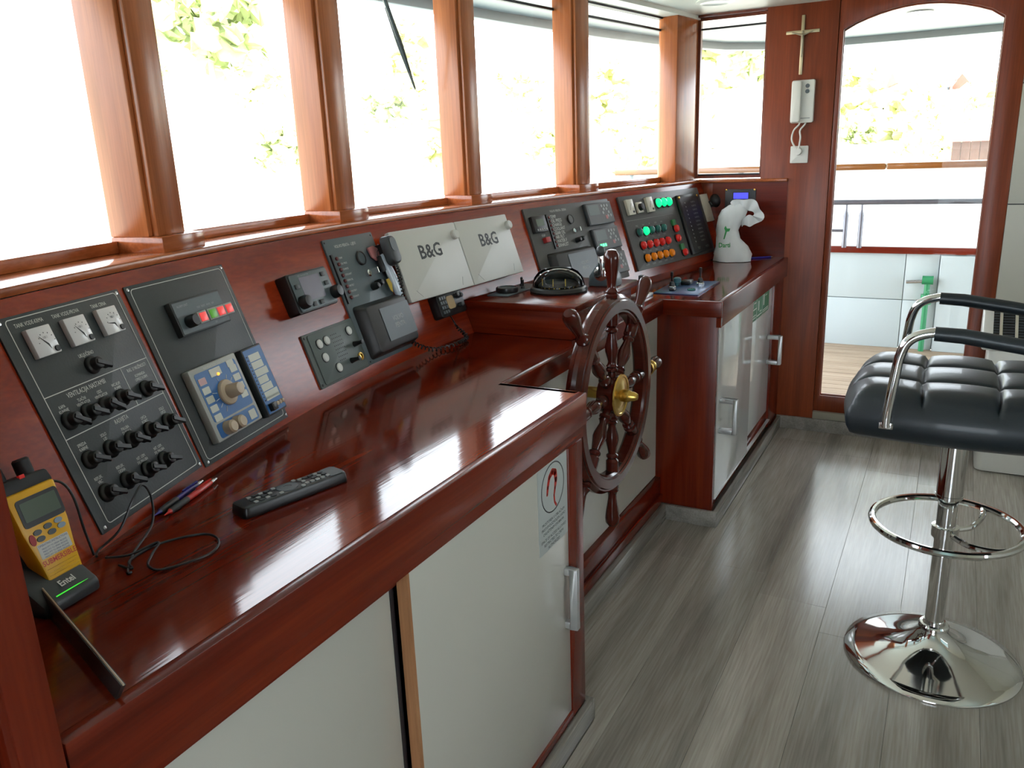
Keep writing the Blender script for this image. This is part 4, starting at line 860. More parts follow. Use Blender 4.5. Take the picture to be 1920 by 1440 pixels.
MB().lathe([(0.022, 0.030), (0.022, 0.038), (0.014, 0.042), (0, 0.042)], T(0, 0, 0.04) @ Matrix.Rotation(-PI/2, 4, 'Y'), 20).build('pivot', chrome, t)
MB().box(-0.046, -0.036, -0.010, 0.006, 0.03, 0.10).build('lever', chrome, t, bevel=0.003)
MB().ball((-0.041, -0.002, 0.108), 0.014, (1.1, 1, 1.2), 14).build('lever_knob', charcoal, t)
q = MB()
for k in range(5): q.box(-0.026, 0.026, -0.0440+.0012*k, -0.043+.0012*k, 0.008+.005*k, 0.010+.005*k)
q.build('ribs', black, t)
MB().lathe([(0.007, 0), (0.006, 0.006), (0, 0.007)], T(0.02, 0.0, 0.072), 12).build('red_button', red_lens, t)
t = thing('trim_lever', 'short black lever standing on the worktop right of the steering wheel', 'lever', T(2.66, 0.935, WT))
MB().box(-0.045, 0.045, -0.028, 0.028, 0.0, 0.010).build('base', alu, t, bevel=0.002)
MB().box(-0.011, 0.011, -0.009, 0.009, 0.010, 0.075).build('grip', black, t, bevel=0.003)
t = thing('thruster_panel', 'blue metal plate with two small joysticks let into the far worktop', 'control panel', T(2.86, 0.838, WT))
MB().prism([(-0.134, -0.083), (0.180, -0.079), (0.150, 0.084), (-0.124, 0.080)], 0.0005, 0.004).build('plate', plate_blue, t, bevel=0.001)
MB().prism([(-0.1335, -0.0840), (0.1805, -0.0800), (0.1810, -0.0780), (-0.1330, -0.0820)], 0.0035, 0.005).build('bright_edge', chrome, t)
for x, y_, h_ in ((-0.02, 0.045, .062), (0.086, -0.030, .066)):
    q = MB().lathe([(0.013, 0.004), (0.013, 0.012), (0.010, 0.013), (0.008, 0.026), (0.0035, 0.030), (0.0035, h_-.016), (0.0055, h_-.012), (0.005, h_), (0, h_+.002)], T(x, y_, 0), 16); q.build('joystick', black, t)
    MB().lathe([(0.0145, 0.004), (0.0145, 0.010), (0.013, 0.0115), (0.013, 0.004)], T(x, y_, 0), 18).build('joystick_collar', chrome, t)
q = MB().lathe([(0.008, 0.004), (0.008, 0.014), (0.014, 0.016), (0.014, 0.030), (0.008, 0.034), (0, 0.035)], T(0.045, 0.045, 0), 18); q.build('push_knob', teal_knob, t)
MB().box(0.055, 0.105, 0.000, 0.036, 0.004, 0.020).build('switch_box', black, t, bevel=0.003)
MB().lathe([(0.015, 0.004), (0.015, 0.008), (0.012, 0.011), (0, 0.011)], T(-0.045, -0.035, 0), 20).build('push_button', teal_lens, t)
MB().box(-0.086, -0.064, 0.015, 0.035, 0.004, 0.012).build('rocker', black, t, bevel=0.002)

# carrier bag
t = thing('carrier_bag', 'crumpled white plastic carrier bag with a green print on the far worktop', 'bag', T(3.64, 0.855, WT) @ RZ(math.radians(10)))
rings = [(0.0, 0.002, 0.080, 0.060), (0.002, 0.030, 0.082, 0.062), (0.006, 0.065, 0.070, 0.055), (0.022, 0.100, 0.052, 0.044), (0.028, 0.135, 0.046, 0.040), (0.022, 0.165, 0.052, 0.038), (0.010, 0.195, 0.058, 0.030), (-0.004, 0.225, 0.055, 0.020), (-0.014, 0.243, 0.040, 0.012), (-0.020, 0.252, 0.020, 0.006)]
rnd = random.Random(3); vs_ = []; nn = 26
for (yc, z_, ry, rx) in rings:
    for k in range(nn):
        a = 2*PI*k/nn; w_ = 1+0.05*math.sin(5*a+z_*60)+0.04*math.sin(9*a-z_*90)+rnd.uniform(-.025, .025)
        vs_.append((rx*w_*math.cos(a), yc+ry*w_*math.sin(a), z_))
fs = [(j*nn+k, j*nn+(k+1) % nn, (j+1)*nn+(k+1) % nn, (j+1)*nn+k) for j in range(len(rings)-1) for k in range(nn)]+[tuple(range(nn-1, -1, -1)), tuple((len(rings)-1)*nn+k for k in range(nn))]
MB().add(vs_, fs).build('bag_body', bag_white, t, ang=60)
# flopped handle loop on the right
lp = spline([(-0.004, 0.010, 0.236), (-0.008, -0.030, 0.252), (-0.010, -0.075, 0.240), (-0.012, -0.100, 0.205), (-0.012, -0.092, 0.180), (-0.010, -0.060, 0.176), (-0.006, -0.030, 0.170)], 6)
q = MB(); vs_ = []
for i, p in enumerate(lp):
    tg = (lp[min(i+1, len(lp)-1)]-lp[max(i-1, 0)]).normalized(); nrm = Vector((1, 0, 0)).cross(tg).normalized(); w_ = 0.020+0.006*math.sin(i*0.7)
    vs_ += [p+nrm*w_+Vector((.003, 0, 0)), p-nrm*w_+Vector((.004, 0, 0)), p-nrm*w_-Vector((.004, 0, 0)), p+nrm*w_-Vector((.006*math.sin(i)+.005, 0, 0))]
q.add(vs_, [(i*4+k, i*4+(k+1) % 4, (i+1)*4+(k+1) % 4, (i+1)*4+k) for i in range(len(lp)-1) for k in range(4)]+[(3, 2, 1, 0), tuple((len(lp)-1)*4+k for k in range(4))]); q.build('handle', bag_white, t, ang=60)
BN = Matrix(((0,0,-1,0),(-1,0,0,0),(0,1,0,0),(0,0,0,1)))
q = MB().text('Darti', 0.028, 0, 0, 0, bold=0.0006); q.xf(T(-0.0600, 0.034, 0.076) @ BN @ Matrix.Rotation(0.16, 4, 'Y')); q.build('print_lettering', green_print, t)
q = MB().prism([(-0.004, -0.028), (0.001, -0.028), (0.010, 0.004), (0.020, 0.006), (0.024, 0.018), (0.010, 0.018), (0.004, 0.030), (-0.002, 0.020), (0.003, 0.006)], 0, 0.0006); q.xf(T(-0.0545, 0.036, 0.130) @ BN); q.build('plant_print', green_print, t)
t = thing('blue_pen', 'thin blue pen lying on the far worktop beside the bag', 'pen', T(3.752, 0.762, WT+.004) @ RZ(-0.9))
MB().cyl((-0.055, 0, 0), (0.055, 0, 0), 0.004, n=10).build('barrel', pen_blue, t); MB().cyl((0.055, 0, 0), (0.066, 0, 0), 0.004, 0.001, n=10).build('tip', steel, t)

# remote control
t = thing('remote_control', 'black television remote control lying on the near worktop', 'remote control', T(0.8395, 0.853, WT) @ RZ(math.atan2(-0.042, 0.172)))
prof = [(-0.092, 0.003, 0.014), (-0.090, 0.001, 0.017), (0.0, 0.0005, 0.0175), (0.075, 0.001, 0.016), (0.090, 0.004, 0.012)]
q = MB().prism(rrect(0, 0, 0.184, 0.044, 0.008, 4), 0.0008, 0.018, rrect(0, 0, 0.180, 0.040, 0.008, 4)); q.build('case', black, t, bevel=0.003)
MB().prism(rrect(0.074, 0, 0.028, 0.036, 0.008, 4), 0.018, 0.0185).build('end_cap', hood_lid, t)
km = MB().prism(rrect(0, 0, 0.0062, 0.0052, 0.001), 0, 0.0018).mesh('key', print_dim); kb = MB().prism(rrect(0, 0, 0.0075, 0.0062, 0.001), 0, 0.0014).mesh('key', charcoal)
for i in range(4):
    for j in range(3): link('key', km if (i+j) % 2 == 0 else kb, t, T(-0.066+.0098*i, -0.0105+.0105*j, 0.018))
for i in range(5):
    for j in range(3): link('key', kb if (i*j) % 3 else km, t, T(0.022+.0095*i, -0.0105+.0105*j, 0.018)) if not (i == 1 and j == 1) else None
for x, y_ in ((-0.024, -0.012), (-0.024, 0.012), (0.013, -0.014), (0.013, 0.014)): link('key', km, t, T(x, y_, 0.018))
MB().lathe([(0.0165, 0.018), (0.0160, 0.0195), (0.007, 0.0195), (0.007, 0.0188), (0, 0.0188)], Matrix.Diagonal((1.05, 0.9, 1, 1)) @ T(-0.006, 0, 0), 28).build('direction_pad', hood_lid, t)
# pens by the fascia
def pen(name, label, p0, p1, body, grip):
    p0 = Vector(p0); p1 = Vector(p1); d = (p1-p0); t = thing(name, label, 'pen', T(*p0) @ d.to_track_quat('X', 'Z').to_matrix().to_4x4()); L_ = d.length
    MB().lathe([(0.0008, 0), (0.0022, 0.010), (0.0042, 0.014)], Matrix.Rotation(PI/2, 4, 'Y'), 14).build('tip', body, t)
    MB().lathe([(0.0044, 0.014), (0.0052, 0.030), (0.0050, 0.055), (0.0046, 0.058)], Matrix.Rotation(PI/2, 4, 'Y'), 14).build('grip', grip, t)
    MB().lathe([(0.0045, 0.058), (0.0047, 0.075), (0.0044, L_-.022), (0.0034, L_-.016)], Matrix.Rotation(PI/2, 4, 'Y'), 14).build('barrel', body, t)
    MB().lathe([(0.0036, L_-.016), (0.0036, L_-.008), (0.0022, L_-.007), (0.0020, L_)], Matrix.Rotation(PI/2, 4, 'Y'), 12).build('clicker', steel, t)
    MB().box(L_-.055, L_-.015, -0.0016, 0.0016, 0.0050, 0.0068).build('clip', body, t)
pen('ballpoint_pen', 'red ballpoint pen with a dark grip lying along the foot of the fascia', (0.703, 0.972, WT+.0055), (0.836, 1.012, WT+.0055), pen_red, charcoal)
pen('ballpoint_pen', 'blue ballpoint pen lying tight against the fascia behind the red pen', (0.696, 0.985, WT+.0055), (0.820, 1.026, WT+.0055), pen_blue, charcoal)

# yellow handheld radio in its charger
t = thing('radio_charger', 'black charging cradle with a green light on the worktop at the left', 'charger', T(0.489, 0.918, WT) @ RZ(math.radians(7)))
q = MB().prism([(-0.048, 0.0), (0.048, 0.0), (0.048, 0.016), (0.026, 0.030), (-0.004, 0.046), (-0.048, 0.050)], -0.040, 0.037).xf(Matrix(((0,0,1,0),(-1,0,0,0),(0,1,0,0),(0,0,0,1))))
q.build('cradle', charcoal, t, bevel=0.005)
slope = T(0.0, -0.037, 0.0240) @ Matrix.Rotation(math.radians(32.5), 4, 'X')
MB().text('Entel', 0.012, 0.004, 0.0040, 0.0006, bold=0.0003).xf(slope).build('brand_lettering', print_white, t)
MB().prism([(-0.020, -0.0085), (0.010, -0.0082), (0.024, -0.0078), (0.010, -0.0072), (-0.020, -0.0072)], 0.0002, 0.0008).xf(slope).build('charge_light', charge_green, t)
t = thing('handheld_radio', 'yellow submersible handheld radio standing in the charging cradle', 'radio', T(0.5035, 0.910, WT+.016) @ RZ(math.radians(7)) @ Matrix.Rotation(math.radians(-17), 4, 'X') @ Matrix.Scale(1.12, 4))
# local: x right, z up, front faces -y
FR = Matrix(((1,0,0,0),(0,0,-1,0),(0,1,0,0),(0,0,0,1)))
body = [(-0.0215, 0.0), (0.0215, 0.0), (0.0235, 0.030), (0.0285, 0.062), (0.0305, 0.108), (-0.0305, 0.108), (-0.0285, 0.062), (-0.0235, 0.030)]
q = MB().prism(body, -0.006, 0.016, [(x*0.95, 0.003+z_*0.965) for x, z_ in body]).xf(FR); q.build('yellow_front', yellow, t, bevel=0.003)
q = MB().prism([(x*1.03, z_-.002) for x, z_ in body], -0.030, -0.006).xf(FR); q.build('black_back', black_matte, t, bevel=0.003)
q = MB().prism([(-0.031, 0.106), (0.031, 0.106), (0.028, 0.120), (-0.028, 0.122)], -0.028, 0.013).xf(FR); q.build('top_cap', black_matte, t, bevel=0.003)
q = MB().tube([(-0.011, 0.012, 0.118), (-0.0125, 0.012, 0.150), (-0.014, 0.012, 0.185)], [0.0085, 0.0075, 0.0065], 14); q.build('aerial', black_matte, t)
q = MB().lathe([(0.0088, 0), (0.0088, 0.016), (0.007, 0.018), (0, 0.018)], T(0.0165, 0.006, 0.120), 16); q.build('volume_knob', black_matte, t)
MB().box(-0.004, 0.002, -0.013, -0.009, 0.119, 0.123).build('red_marker', red_lens, t)
scr = MB().prism(rrect(0.002, 0.084, 0.049, 0.031, 0.004), 0.0155, 0.0168).xf(FR).build('display_surround', black, t)
MB().prism(rrect(0.002, 0.085, 0.042, 0.021, 0.001), 0.0168, 0.0171).xf(FR).build('display', lcd_green, scr)
for x, z_, m in ((-0.012, 0.061, grey_key), (0.001, 0.063, grey_key), (0.014, 0.064, blue_key), (-0.011, 0.0535, grey_key), (0.003, 0.0555, grey_key), (0.0155, 0.0575, blue_key)):
    MB().prism(circ(x, z_, 0.0048, 14, 0.0030), 0.0150, 0.0172).xf(FR).build('key', m, t)
MB().prism(circ(-0.020, 0.0555, 0.0034, 14, 0.0062), 0.0150, 0.0170).xf(FR).build('red_key', red_key, t)
lb = MB().prism(rrect(0.0, 0.0405, 0.037, 0.016, 0.001), 0.0155, 0.0163).xf(FR).build('instruction_label', print_white, t)
q = MB().text('OPERATING INSTRUCTIONS', 0.0032, 0, 0.0463, 0.0165)
for k in range(4): q.text('PRESS PTT TO SPEAK RELEASE', 0.0026, 0, 0.0425-.003*k, 0.0165)
q.xf(FR).build('label_print', print_navy, lb)
MB().text('SUBMERSIBLE', 0.0080, 0, 0.0275, 0.0164, bold=0.0001).xf(FR).build('lettering', print_red, t)
q = MB()
for k in range(5): q.box(-0.018, 0.018, -0.0002, 0.0, 0, 0.0009) if False else q.prism(rrect(0.0, 0.0205-.0036*k, 0.036, 0.0007), 0.0152, 0.0160)
q.xf(FR).build('grille_slots', brass, t)
# charger leads
lead = lambda name, label, pts: tag(MB().tube(spline(pts, 8), 0.0017, 7).build(name, black, None), label, 'cable')
lead('charger_lead', 'thin black lead looping up against the switch panel beside the charger', [(0.575, 0.945, .815), (0.592, 0.965, .812), (0.622, 0.958, .830), (0.650, 0.962, .860), (0.676, 0.972, .872), (0.684, 0.968, .850), (0.665, 0.950, .820), (0.608, 0.916, .811), (0.570, 0.878, .811), (0.572, 0.872, .811)])
lead('charger_lead', 'thin black lead lying in a long loop on the near worktop', [(0.574, 0.900, .813), (0.578, 0.880, .811), (0.592, 0.902, .811), (0.641, 0.906, .811), (0.687, 0.873, .811), (0.679, 0.835, .811), (0.645, 0.819, .811), (0.593, 0.841, .811), (0.592, 0.867, .811), (0.614, 0.888, .811), (0.638, 0.905, .8145), (0.601, 0.914, .812), (0.580, 0.935, .813)])
lead('charger_lead', 'thin black lead dropping behind the yellow radio', [(0.548, 0.985, .925), (0.566, 0.975, .918), (0.574, 0.968, .895), (0.576, 0.962, .850), (0.580, 0.958, .812)])

# ------------------------------------------------------------------ bar stool
SX, SY = 2.108, -0.054
t = thing('bar_stool', 'black quilted bar stool with chrome arms on a round chrome base', 'stool', T(SX, SY, 0))
MB().lathe([(0.0, 0.0), (0.207, 0.0), (0.209, 0.004), (0.207, 0.008), (0.180, 0.014), (0.140, 0.023), (0.100, 0.035), (0.070, 0.050), (0.048, 0.068), (0.036, 0.084), (0.033, 0.092), (0.0, 0.092)], n=72).build('base', chrome, t, ang=60)
MB().lathe([(0.033, 0.088), (0.036, 0.090), (0.036, 0.098), (0.033, 0.102), (0.027, 0.103), (0.025, 0.112)], n=28).build('collar', chrome, t)
MB().lathe([(0.0228, 0.09), (0.0228, 0.48)], n=28).build('lower_pole', chrome, t)
MB().lathe([(0.0300, 0.455), (0.0300, 0.665)], n=28).lathe([(0.0228, 0.453), (0.0310, 0.453), (0.0310, 0.460), (0.0300, 0.4605)], n=28).build('upper_sleeve', chrome, t)
fr_ = thing('x', '', '') if False else None
rg = MB().tube([(0.168*math.cos(2*PI*k/56), 0.168*math.sin(2*PI*k/56), 0.378) for k in range(56)], 0.0095, 10, True).build('foot_ring', chrome, t)
MB().lathe([(0.0235, 0.345), (0.031, 0.347), (0.031, 0.375), (0.0235, 0.377)], n=24).build('ring_clamp', chrome, rg)
for a in (-2.55, -0.95+PI*0+0.0):
    a1 = a
    MB().tube(spline([(0.028*math.cos(a1), 0.028*math.sin(a1), 0.360), (0.08*math.cos(a1+.12), 0.08*math.sin(a1+.12), 0.358), (0.135*math.cos(a1+.3), 0.135*math.sin(a1+.3), 0.366), (0.165*math.cos(a1+.42), 0.165*math.sin(a1+.42), 0.376)], 6), 0.007, 8).build('ring_strut', chrome, rg)
# seat: three by three quilted cells with rounded corners
def sq(u, v, a, b, k=0.16):
    # rounded square mapping
    U, V = 2*u-1, 2*v-1
    return a*U*math.sqrt(1-k*V*V), b*V*math.sqrt(1-k*U*U)
HX, HY = 0.225, 0.235; SEATY = 0.005
NQ = 60
def top(u, v):
    x, y_ = sq(u, v, HX, HY)
    cu, cv = (u*3) % 1.0, (v*3) % 1.0
    puff = (abs(math.sin(PI*cu))*abs(math.sin(PI*cv)))**0.24 if 0 < u < 1 and 0 < v < 1 else 0
    U, V = abs(2*u-1), abs(2*v-1); edge = max(U, V)
    drop = 0.026*max(0, (edge-0.72)/0.28)**2.2
    return (x, SEATY+y_, 0.750+0.019*puff-drop)
vs_ = [top(i/NQ, j/NQ) for j in range(NQ+1) for i in range(NQ+1)]
fs = [(j*(NQ+1)+i, j*(NQ+1)+i+1, (j+1)*(NQ+1)+i+1, (j+1)*(NQ+1)+i) for j in range(NQ) for i in range(NQ)]
loop = [i for i in range(NQ+1)]+[(j*(NQ+1)+NQ) for j in range(1, NQ+1)]+[NQ*(NQ+1)+i for i in range(NQ-1, -1, -1)]+[j*(NQ+1) for j in range(NQ-1, 0, -1)]
prev = loop
for (sc, dz) in ((1.030, -0.012), (1.045, -0.028), (1.035, -0.048), (1.0, -0.066), (0.94, -0.076)):
    cur = []
    for li in loop:
        x, y_, z_ = vs_[li]; cur.append(len(vs_)); vs_.append((x*sc, SEATY+(y_-SEATY)*sc, 0.726+dz+(z_-0.726)*0.6*(1+dz/0.08)))
    for k in range(len(loop)): fs.append((prev[k], cur[k], cur[(k+1) % len(loop)], prev[(k+1) % len(loop)]))
    prev = cur
fs.append(tuple(prev))
MB().add(vs_, fs).build('seat', leather, t, ang=80)
MB().box(-0.10, 0.10, -0.10, 0.10, 0.640, 0.656).build('seat_plate', black, t, bevel=0.003)
for sx in (-1, 1):
    xx = sx*0.222+(0.0 if sx < 0 else 0.002)
    yo = -SY
    pts = [(xx*1.045, 0.090+yo, 0.690), (xx*1.045, 0.090+yo, 0.720), (xx*1.03, 0.082+yo, 0.800), (xx*1.02, 0.076+yo, 0.850), (xx*1.01, 0.062+yo, 0.884), (xx, 0.030+yo, 0.902), (xx, -0.02+yo, 0.904), (xx, -0.20+yo, 0.878), (xx, -0.28+yo, 0.868), (xx*0.99, -0.305+yo, 0.90), (xx*0.97, -0.312+yo, 0.95)]
    arm = MB().tube(spline(pts, 6), 0.0108, 12).build('arm', chrome, t)
    MB().tube([(xx, 0.014+yo, 0.9035), (xx, -0.04+yo, 0.9015), (xx, -0.14+yo, 0.8885), (xx, -0.26+yo, 0.871)], [0.0155, 0.016, 0.016, 0.0155], 14).build('arm_pad', leather, arm)
    MB().box(xx*1.045-.006, xx*1.045+.006, 0.075+yo, 0.105+yo, 0.685, 0.700).build('arm_foot', chrome, arm, bevel=0.002)
    MB().tube([(xx*1.02, 0.09+yo, 0.692), (xx*0.6, 0.06+yo, 0.672), (xx*0.3, 0.03+yo, 0.655)], 0.008, 8).build('arm_bracket', black, arm)
q = MB().grid(lambda u, v: ((u-.5)*0.43*(1-.1*v*v), -0.272-0.035*v+0.03*abs(u-.5)*2-0.010*(abs(math.sin(PI*u*3)*math.sin(PI*v*2))**.35), 0.80+0.26*v), 24, 16)
q.grid(lambda u, v: ((.5-u)*0.43*(1-.1*v*v), -0.305-0.035*v+0.03*abs(u-.5)*2, 0.80+0.26*v), 24, 16); q.build('backrest', leather, t)

# ------------------------------------------------------------------ floor unit, wall items, wiper
t = thing('air_conditioner', 'white floor-standing air conditioner with a top grille by the door', 'air conditioner', T(3.675, -0.40, 0))
MB().prism(rrect(0, 0, 0.250, 0.47, 0.03, 5), 0.004, 0.500).build('body', white_plastic, t, bevel=0.006)
q = MB().prism([(-0.125, 0.500), (0.125, 0.500), (0.125, 0.640), (0.075, 0.640), (-0.115, 0.530)], -0.262, 0.262).xf(Matrix(((1,0,0,0),(0,0,1,0),(0,1,0,0),(0,0,0,1)))); q.build('head', white_plastic, t, bevel=0.010, seg=3)
gm = Matrix(((0.865, 0, -0.50, -0.024), (0, 1, 0, 0), (0.50, 0, 0.865, 0.585), (0, 0, 0, 1)))
MB().box(-0.088, 0.085, -0.225, 0.225, -0.002, 0.003).xf(gm).build('grille_back', black, t)
for k in range(9): MB().box(-0.088, 0.085, -0.222+.052*k, -0.212+.052*k, 0.003, 0.009).xf(gm).build('grille_bar', ivory_plastic, t)
q = MB()
for k in range(11): q.box(-0.084+.016*k, -0.081+.016*k, -0.225, 0.225, 0.003, 0.006)
q.xf(gm); q.build('grille_fins', hood_lid, t)
# crucifix, intercom handset, socket
t = thing('crucifix', 'pale brass crucifix on the mahogany wall above the white handset', 'crucifix', T(XW, 0.640, 1.699) @ NX)
MB().box(-0.0065, 0.0065, -0.117, 0.117, 0.0005, 0.006).box(-0.067, 0.067, 0.045, 0.0585, 0.0005, 0.0058).build('cross', brass_cross, t, bevel=0.0015)
q = MB().tube([(0, 0.040, .010), (0.001, 0.020, .011), (0, -0.002, .010), (0.001, -0.030, .010), (0, -0.048, .009)], [.005, .0065, .005, .0042, .0025], 10)
q.tube([(-0.042, 0.052, .008), (-0.020, 0.044, .009), (0, 0.038, .010), (0.020, 0.044, .009), (0.042, 0.052, .008)], [.0022, .003, .0045, .003, .0022], 8); q.ball((0.001, 0.050, .012), .0055, (1, 1.2, 1), 10); q.build('corpus', pewter, t)
t = thing('intercom_handset', 'white wall intercom handset with two grey buttons under the crucifix', 'intercom', T(XW, 0.622, 1.472) @ NX)
MB().prism(rrect(0, 0, 0.094, 0.174, 0.008, 4), 0.0005, 0.026).build('base', white_plastic, t, bevel=0.005)
MB().prism(rrect(-0.024, 0, 0.040, 0.168, 0.010, 4), 0.026, 0.048).build('receiver', white_plastic, t, bevel=0.006)
for y_ in (0.062, 0.040): MB().lathe([(0.0085, 0.026), (0.0085, 0.029), (0, 0.030)], T(0.018, y_, 0), 16).build('button', panel_bluegrey, t)
MB().box(-0.004, 0.034, -0.070, -0.066, 0.0262, 0.0266).build('name_strip', print_dim, t)
t = thing('wall_socket', 'square white wall socket with two looped white leads below the handset', 'socket', T(XW, 0.6255, 1.2545) @ NX)
MB().prism(rrect(0, 0, 0.074, 0.072, 0.004), 0.0005, 0.010).build('plate', white_plastic, t, bevel=0.002)
MB().lathe([(0.017, 0.010), (0.015, 0.030), (0, 0.031)], T(-0.004, 0.014, 0), 18).build('plug', white_plastic, t)
q = MB().tube(spline([(-0.008, 0.020, .028), (-0.030, 0.060, .030), (-0.026, 0.100, .022), (-0.006, 0.125, .015), (-0.008, 0.140, .012)], 6), 0.0038, 8)
q.tube(spline([(0.000, 0.024, .030), (0.004, 0.070, .024), (0.000, 0.100, .020), (0.018, 0.125, .014), (0.020, 0.140, .012)], 6), 0.0038, 8); q.build('leads', white_plastic, t)
t = thing('windscreen_wiper', 'dark wiper arm and blade outside the third front window', 'wiper', T(2.07, 1.47, 1.62))
a, b = sil(1.985, 0.165, 1.80), sil(2.122, 0.162, 1.50)
MB().tube([a-Vector((2.07, 1.47, 1.62)), (a*.45+b*.55)-Vector((2.07, 1.47, 1.62))], 0.006, 8).build('arm', black, t)
mid = [a*.72+b*.28, a*.4+b*.6, b]
MB().tube([p-Vector((2.07, 1.47, 1.62))+Vector((0.004, 0.004, 0)) for p in mid], [0.008, 0.010, 0.003], 6).build('blade', black_matte, t)

# ------------------------------------------------------------------ shore seen through the windows
q = MB()
NR, NA = 12, 48
def hill(i, j):
    r = 7.2+(i/NR)**1.8*220; a = -PI*0.55+PI*1.35*j/NA
    h = -1.4+max(0, r-34)*0.10*(0.65+0.35*math.sin(a*3+1))+0.6*math.sin(r*.13+a*9)*(1 if r > 20 else 0)
    return (2+r*math.cos(a), r*math.sin(a), min(h, 26))
q.add([hill(i, j) for i in range(NR+1) for j in range(NA+1)], [(i*(NA+1)+j, (i+1)*(NA+1)+j, (i+1)*(NA+1)+j+1, i*(NA+1)+j+1) for i in range(NR) for j in range(NA)])
o = q.build('shore', ground_m, recalc=False); struct(o, 'pale sunlit quay and hillside ashore')
def ground_z(x, y_):
    r = math.hypot(x-2, y_); a = math.atan2(y_, x-2)
    return min(26, -1.4+max(0, r-34)*0.10*(0.65+0.35*math.sin(a*3+1)))
wa = MB().add([(-260, -260, -1.9), (260, -260, -1.9), (260, 260, -1.9), (-260, 260, -1.9)], [(0,1,2,3)]).build('sea', water_m); struct(wa, 'calm harbour water round the ship')
def crown_mesh(name, m, seed, lumps=46, tall=1.0):
    rd = random.Random(seed); bm = bmesh.new()
    for k in range(lumps):
        a = rd.uniform(0, 2*PI); r = 0.85*rd.random()**0.6; z_ = rd.uniform(-0.5, 0.75)*tall; s_ = rd.uniform(0.10, 0.30)
        M = T(r*math.cos(a), r*math.sin(a), z_) @ Matrix.Diagonal((s_, s_, s_*0.85, 1))
        res = bmesh.ops.create_icosphere(bm, subdivisions=2, radius=1.0, matrix=M)
        for v in res['verts']: v.co += Vector((rd.uniform(-1, 1), rd.uniform(-1, 1), rd.uniform(-1, 1)))*0.10
    me = bpy.data.meshes.new(name); bm.to_mesh(me); bm.free(); me.materials.append(m); return me
crowns = [crown_mesh('crown', leaf_a, 1), crown_mesh('crown', leaf_b, 2), crown_mesh('crown', leaf_a, 5, 50, 1.7)]
trunk_me = MB().tube([(0, 0, 0), (0.02, 0.01, 0.5), (0, 0, 1.0)], [0.09, 0.07, 0.04], 8).mesh('trunk', bark)
TREES = [  # direction dy/dx, dz/dx, distance x, crown radius, kind, label
    (0.049, 0.022, 62, 3.0, 0, 'broad olive tree straight out through the glazed door'),
    (0.036, 0.004, 50, 1.9, 0, 'low round olive tree right of centre in the door glass'),
    (0.112, 0.028, 66, 2.8, 2, 'tall pale tree at the left side of the door glass'),
    (0.104, 0.000, 58, 1.6, 1, 'dark low tree at the left side of the door glass'),
    (-0.018, 0.034, 60, 2.2, 0, 'tree above the wooden hut at the right of the door glass'),
    (0.020, -0.006, 40, 1.3, 0, 'small bush above the cap rail in the door glass'),
    (0.222, 0.095, 46, 2.2, 1, 'dark tree behind the right side of the side window'),
    (0.262, 0.090, 60, 4.2, 2, 'tall yellow-green tree across the side window'),
    (0.300, 0.060, 52, 2.6, 0, 'olive tree at the left of the side window'),
    (0.365, -0.012, 34, 1.6, 0, 'low tree at the foot of the window by the corner post'),
    (0.342, 0.000, 38, 1.8, 2, 'upright tree low in the window by the corner post'),
    (0.400, 0.055, 50, 2.3, 2, 'pale tree high in the window by the corner post'),
    (0.520, 0.075, 48, 2.0, 0, 'pale tree high behind the white instrument covers'),
    (0.480, 0.004, 40, 1.9, 0, 'low bushy tree behind the window above the white covers'),
    (0.735, 0.062, 36, 1.7, 1, 'dark tree in the middle of the wiper window'),
    (0.640, 0.012, 34, 1.8, 2, 'low tree at the right of the wiper window'),
    (0.700, 0.125, 44, 2.2, 2, 'tree high behind the wiper blade'),
    (1.080, 0.190, 30, 3.6, 1, 'large dark tree at the top of the second window'),
    (0.985, 0.120, 38, 2.2, 0, 'olive tree high in the second window'),
    (0.950, 0.020, 28, 1.5, 1, 'low dark tree at the right of the second window'),
]
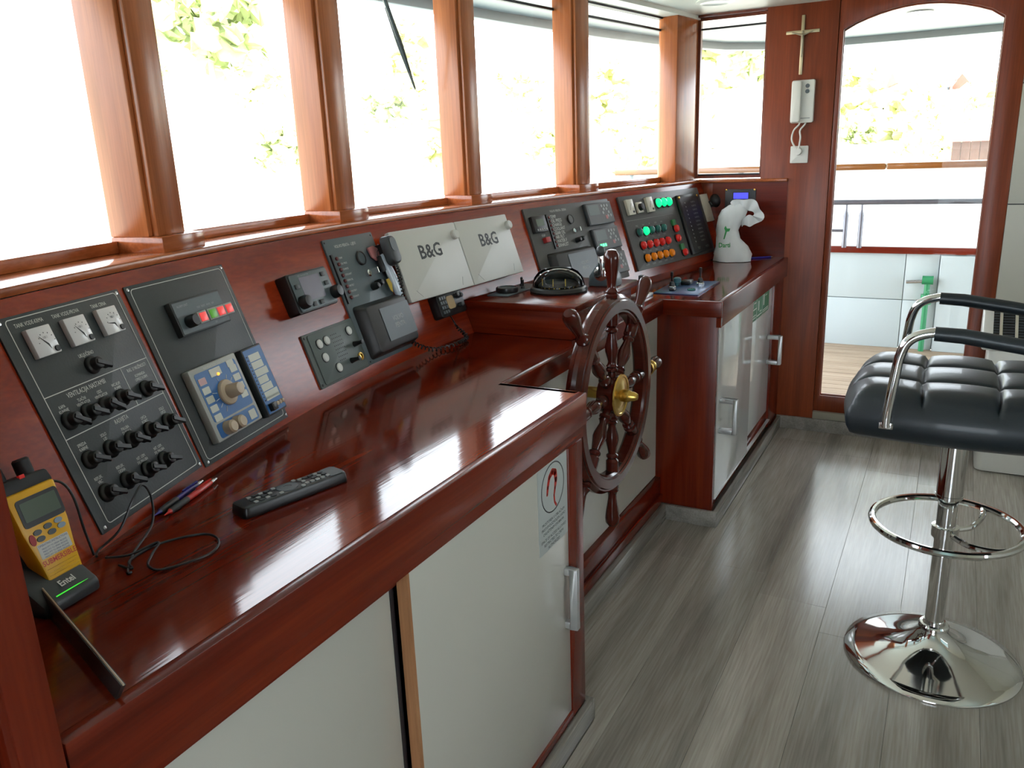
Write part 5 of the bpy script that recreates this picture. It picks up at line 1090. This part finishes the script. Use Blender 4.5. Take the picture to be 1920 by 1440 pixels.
for (dy, dz, X_, r_, kd, lab) in TREES:
    y_ = dy*X_; zc = 1.3+dz*X_; zg = ground_z(X_, y_)
    t = thing('shore_tree', lab, 'tree', T(X_, y_, zg), 'trees on the shore')
    c = link('crown', crowns[kd], t, T(0, 0, max(zc-zg, 0.6)) @ Matrix.Scale(r_*0.85, 4) @ RZ(dy*20))
    link('trunk', trunk_me, t, Matrix.Diagonal((r_*.8, r_*.8, max(zc-zg, 0.6), 1)))
def house(label, x, y_, w, d, h, zc, rot=0.2):
    zg = ground_z(x, y_)
    t = thing('house', label, 'house', T(x, y_, zg) @ RZ(rot), 'houses on the shore'); H = max(zc-zg, h)
    MB().box(-d/2, d/2, -w/2, w/2, 0, H).build('wall', house_wall, t)
    q = MB().prism([(-d/2-.3, H-.05), (d/2+.3, H-.05), (0, H+h*.45)], -w/2-.3, w/2+.3).xf(Matrix(((1,0,0,0),(0,0,1,0),(0,1,0,0),(0,0,0,1)))); q.build('roof', roof_red, t)
    for j in range(3):
        o = MB().box(-d/2-.03, -d/2+.05, -w/2+w*(j+.5)/3-.35, -w/2+w*(j+.5)/3+.35, H-1.7, H-.6).build('window', win_dark, t)
        MB().box(-d/2-.06, -d/2-.03, -w/2+w*(j+.5)/3-.42, -w/2+w*(j+.5)/3-.35, H-1.75, H-.55).build('shutter', hut_wood, o)
house('white house with a red roof left of the tree in the door glass', 88, 4.0, 4.5, 6, 2.6, 3.2)
house('white house low at the left in the door glass', 96, 8.2, 4.5, 4, 2.0, 0.9, -0.1)
house('white house far right above the hut in the door glass', 84, -1.5, 4.0, 5, 2.4, 2.6, 0.3)
t = thing('board_hut', 'brown boarded hut on the quay at the right of the door glass', 'hut', T(24, -0.55, -1.4))
for k in range(7): MB().box(0, 0.10, -0.66+.21*k, -0.46+.21*k, 0, 2.62).build('board', hut_wood, t)
MB().box(0.10, 1.6, -0.66, 0.80, 0, 2.58).build('core', bark, t)
q = MB().add([(-.25, -.85, 2.60), (1.8, -.85, 2.60), (1.8, .98, 2.60), (-.25, .98, 2.60), (-.2, -.8, 2.72), (1.8, -.8, 2.92), (1.8, .95, 2.92), (-.2, .95, 2.72)], [(0,3,2,1),(4,5,6,7),(0,1,5,4),(1,2,6,5),(2,3,7,6),(3,0,4,7)]); q.build('roof', roof_red, t)
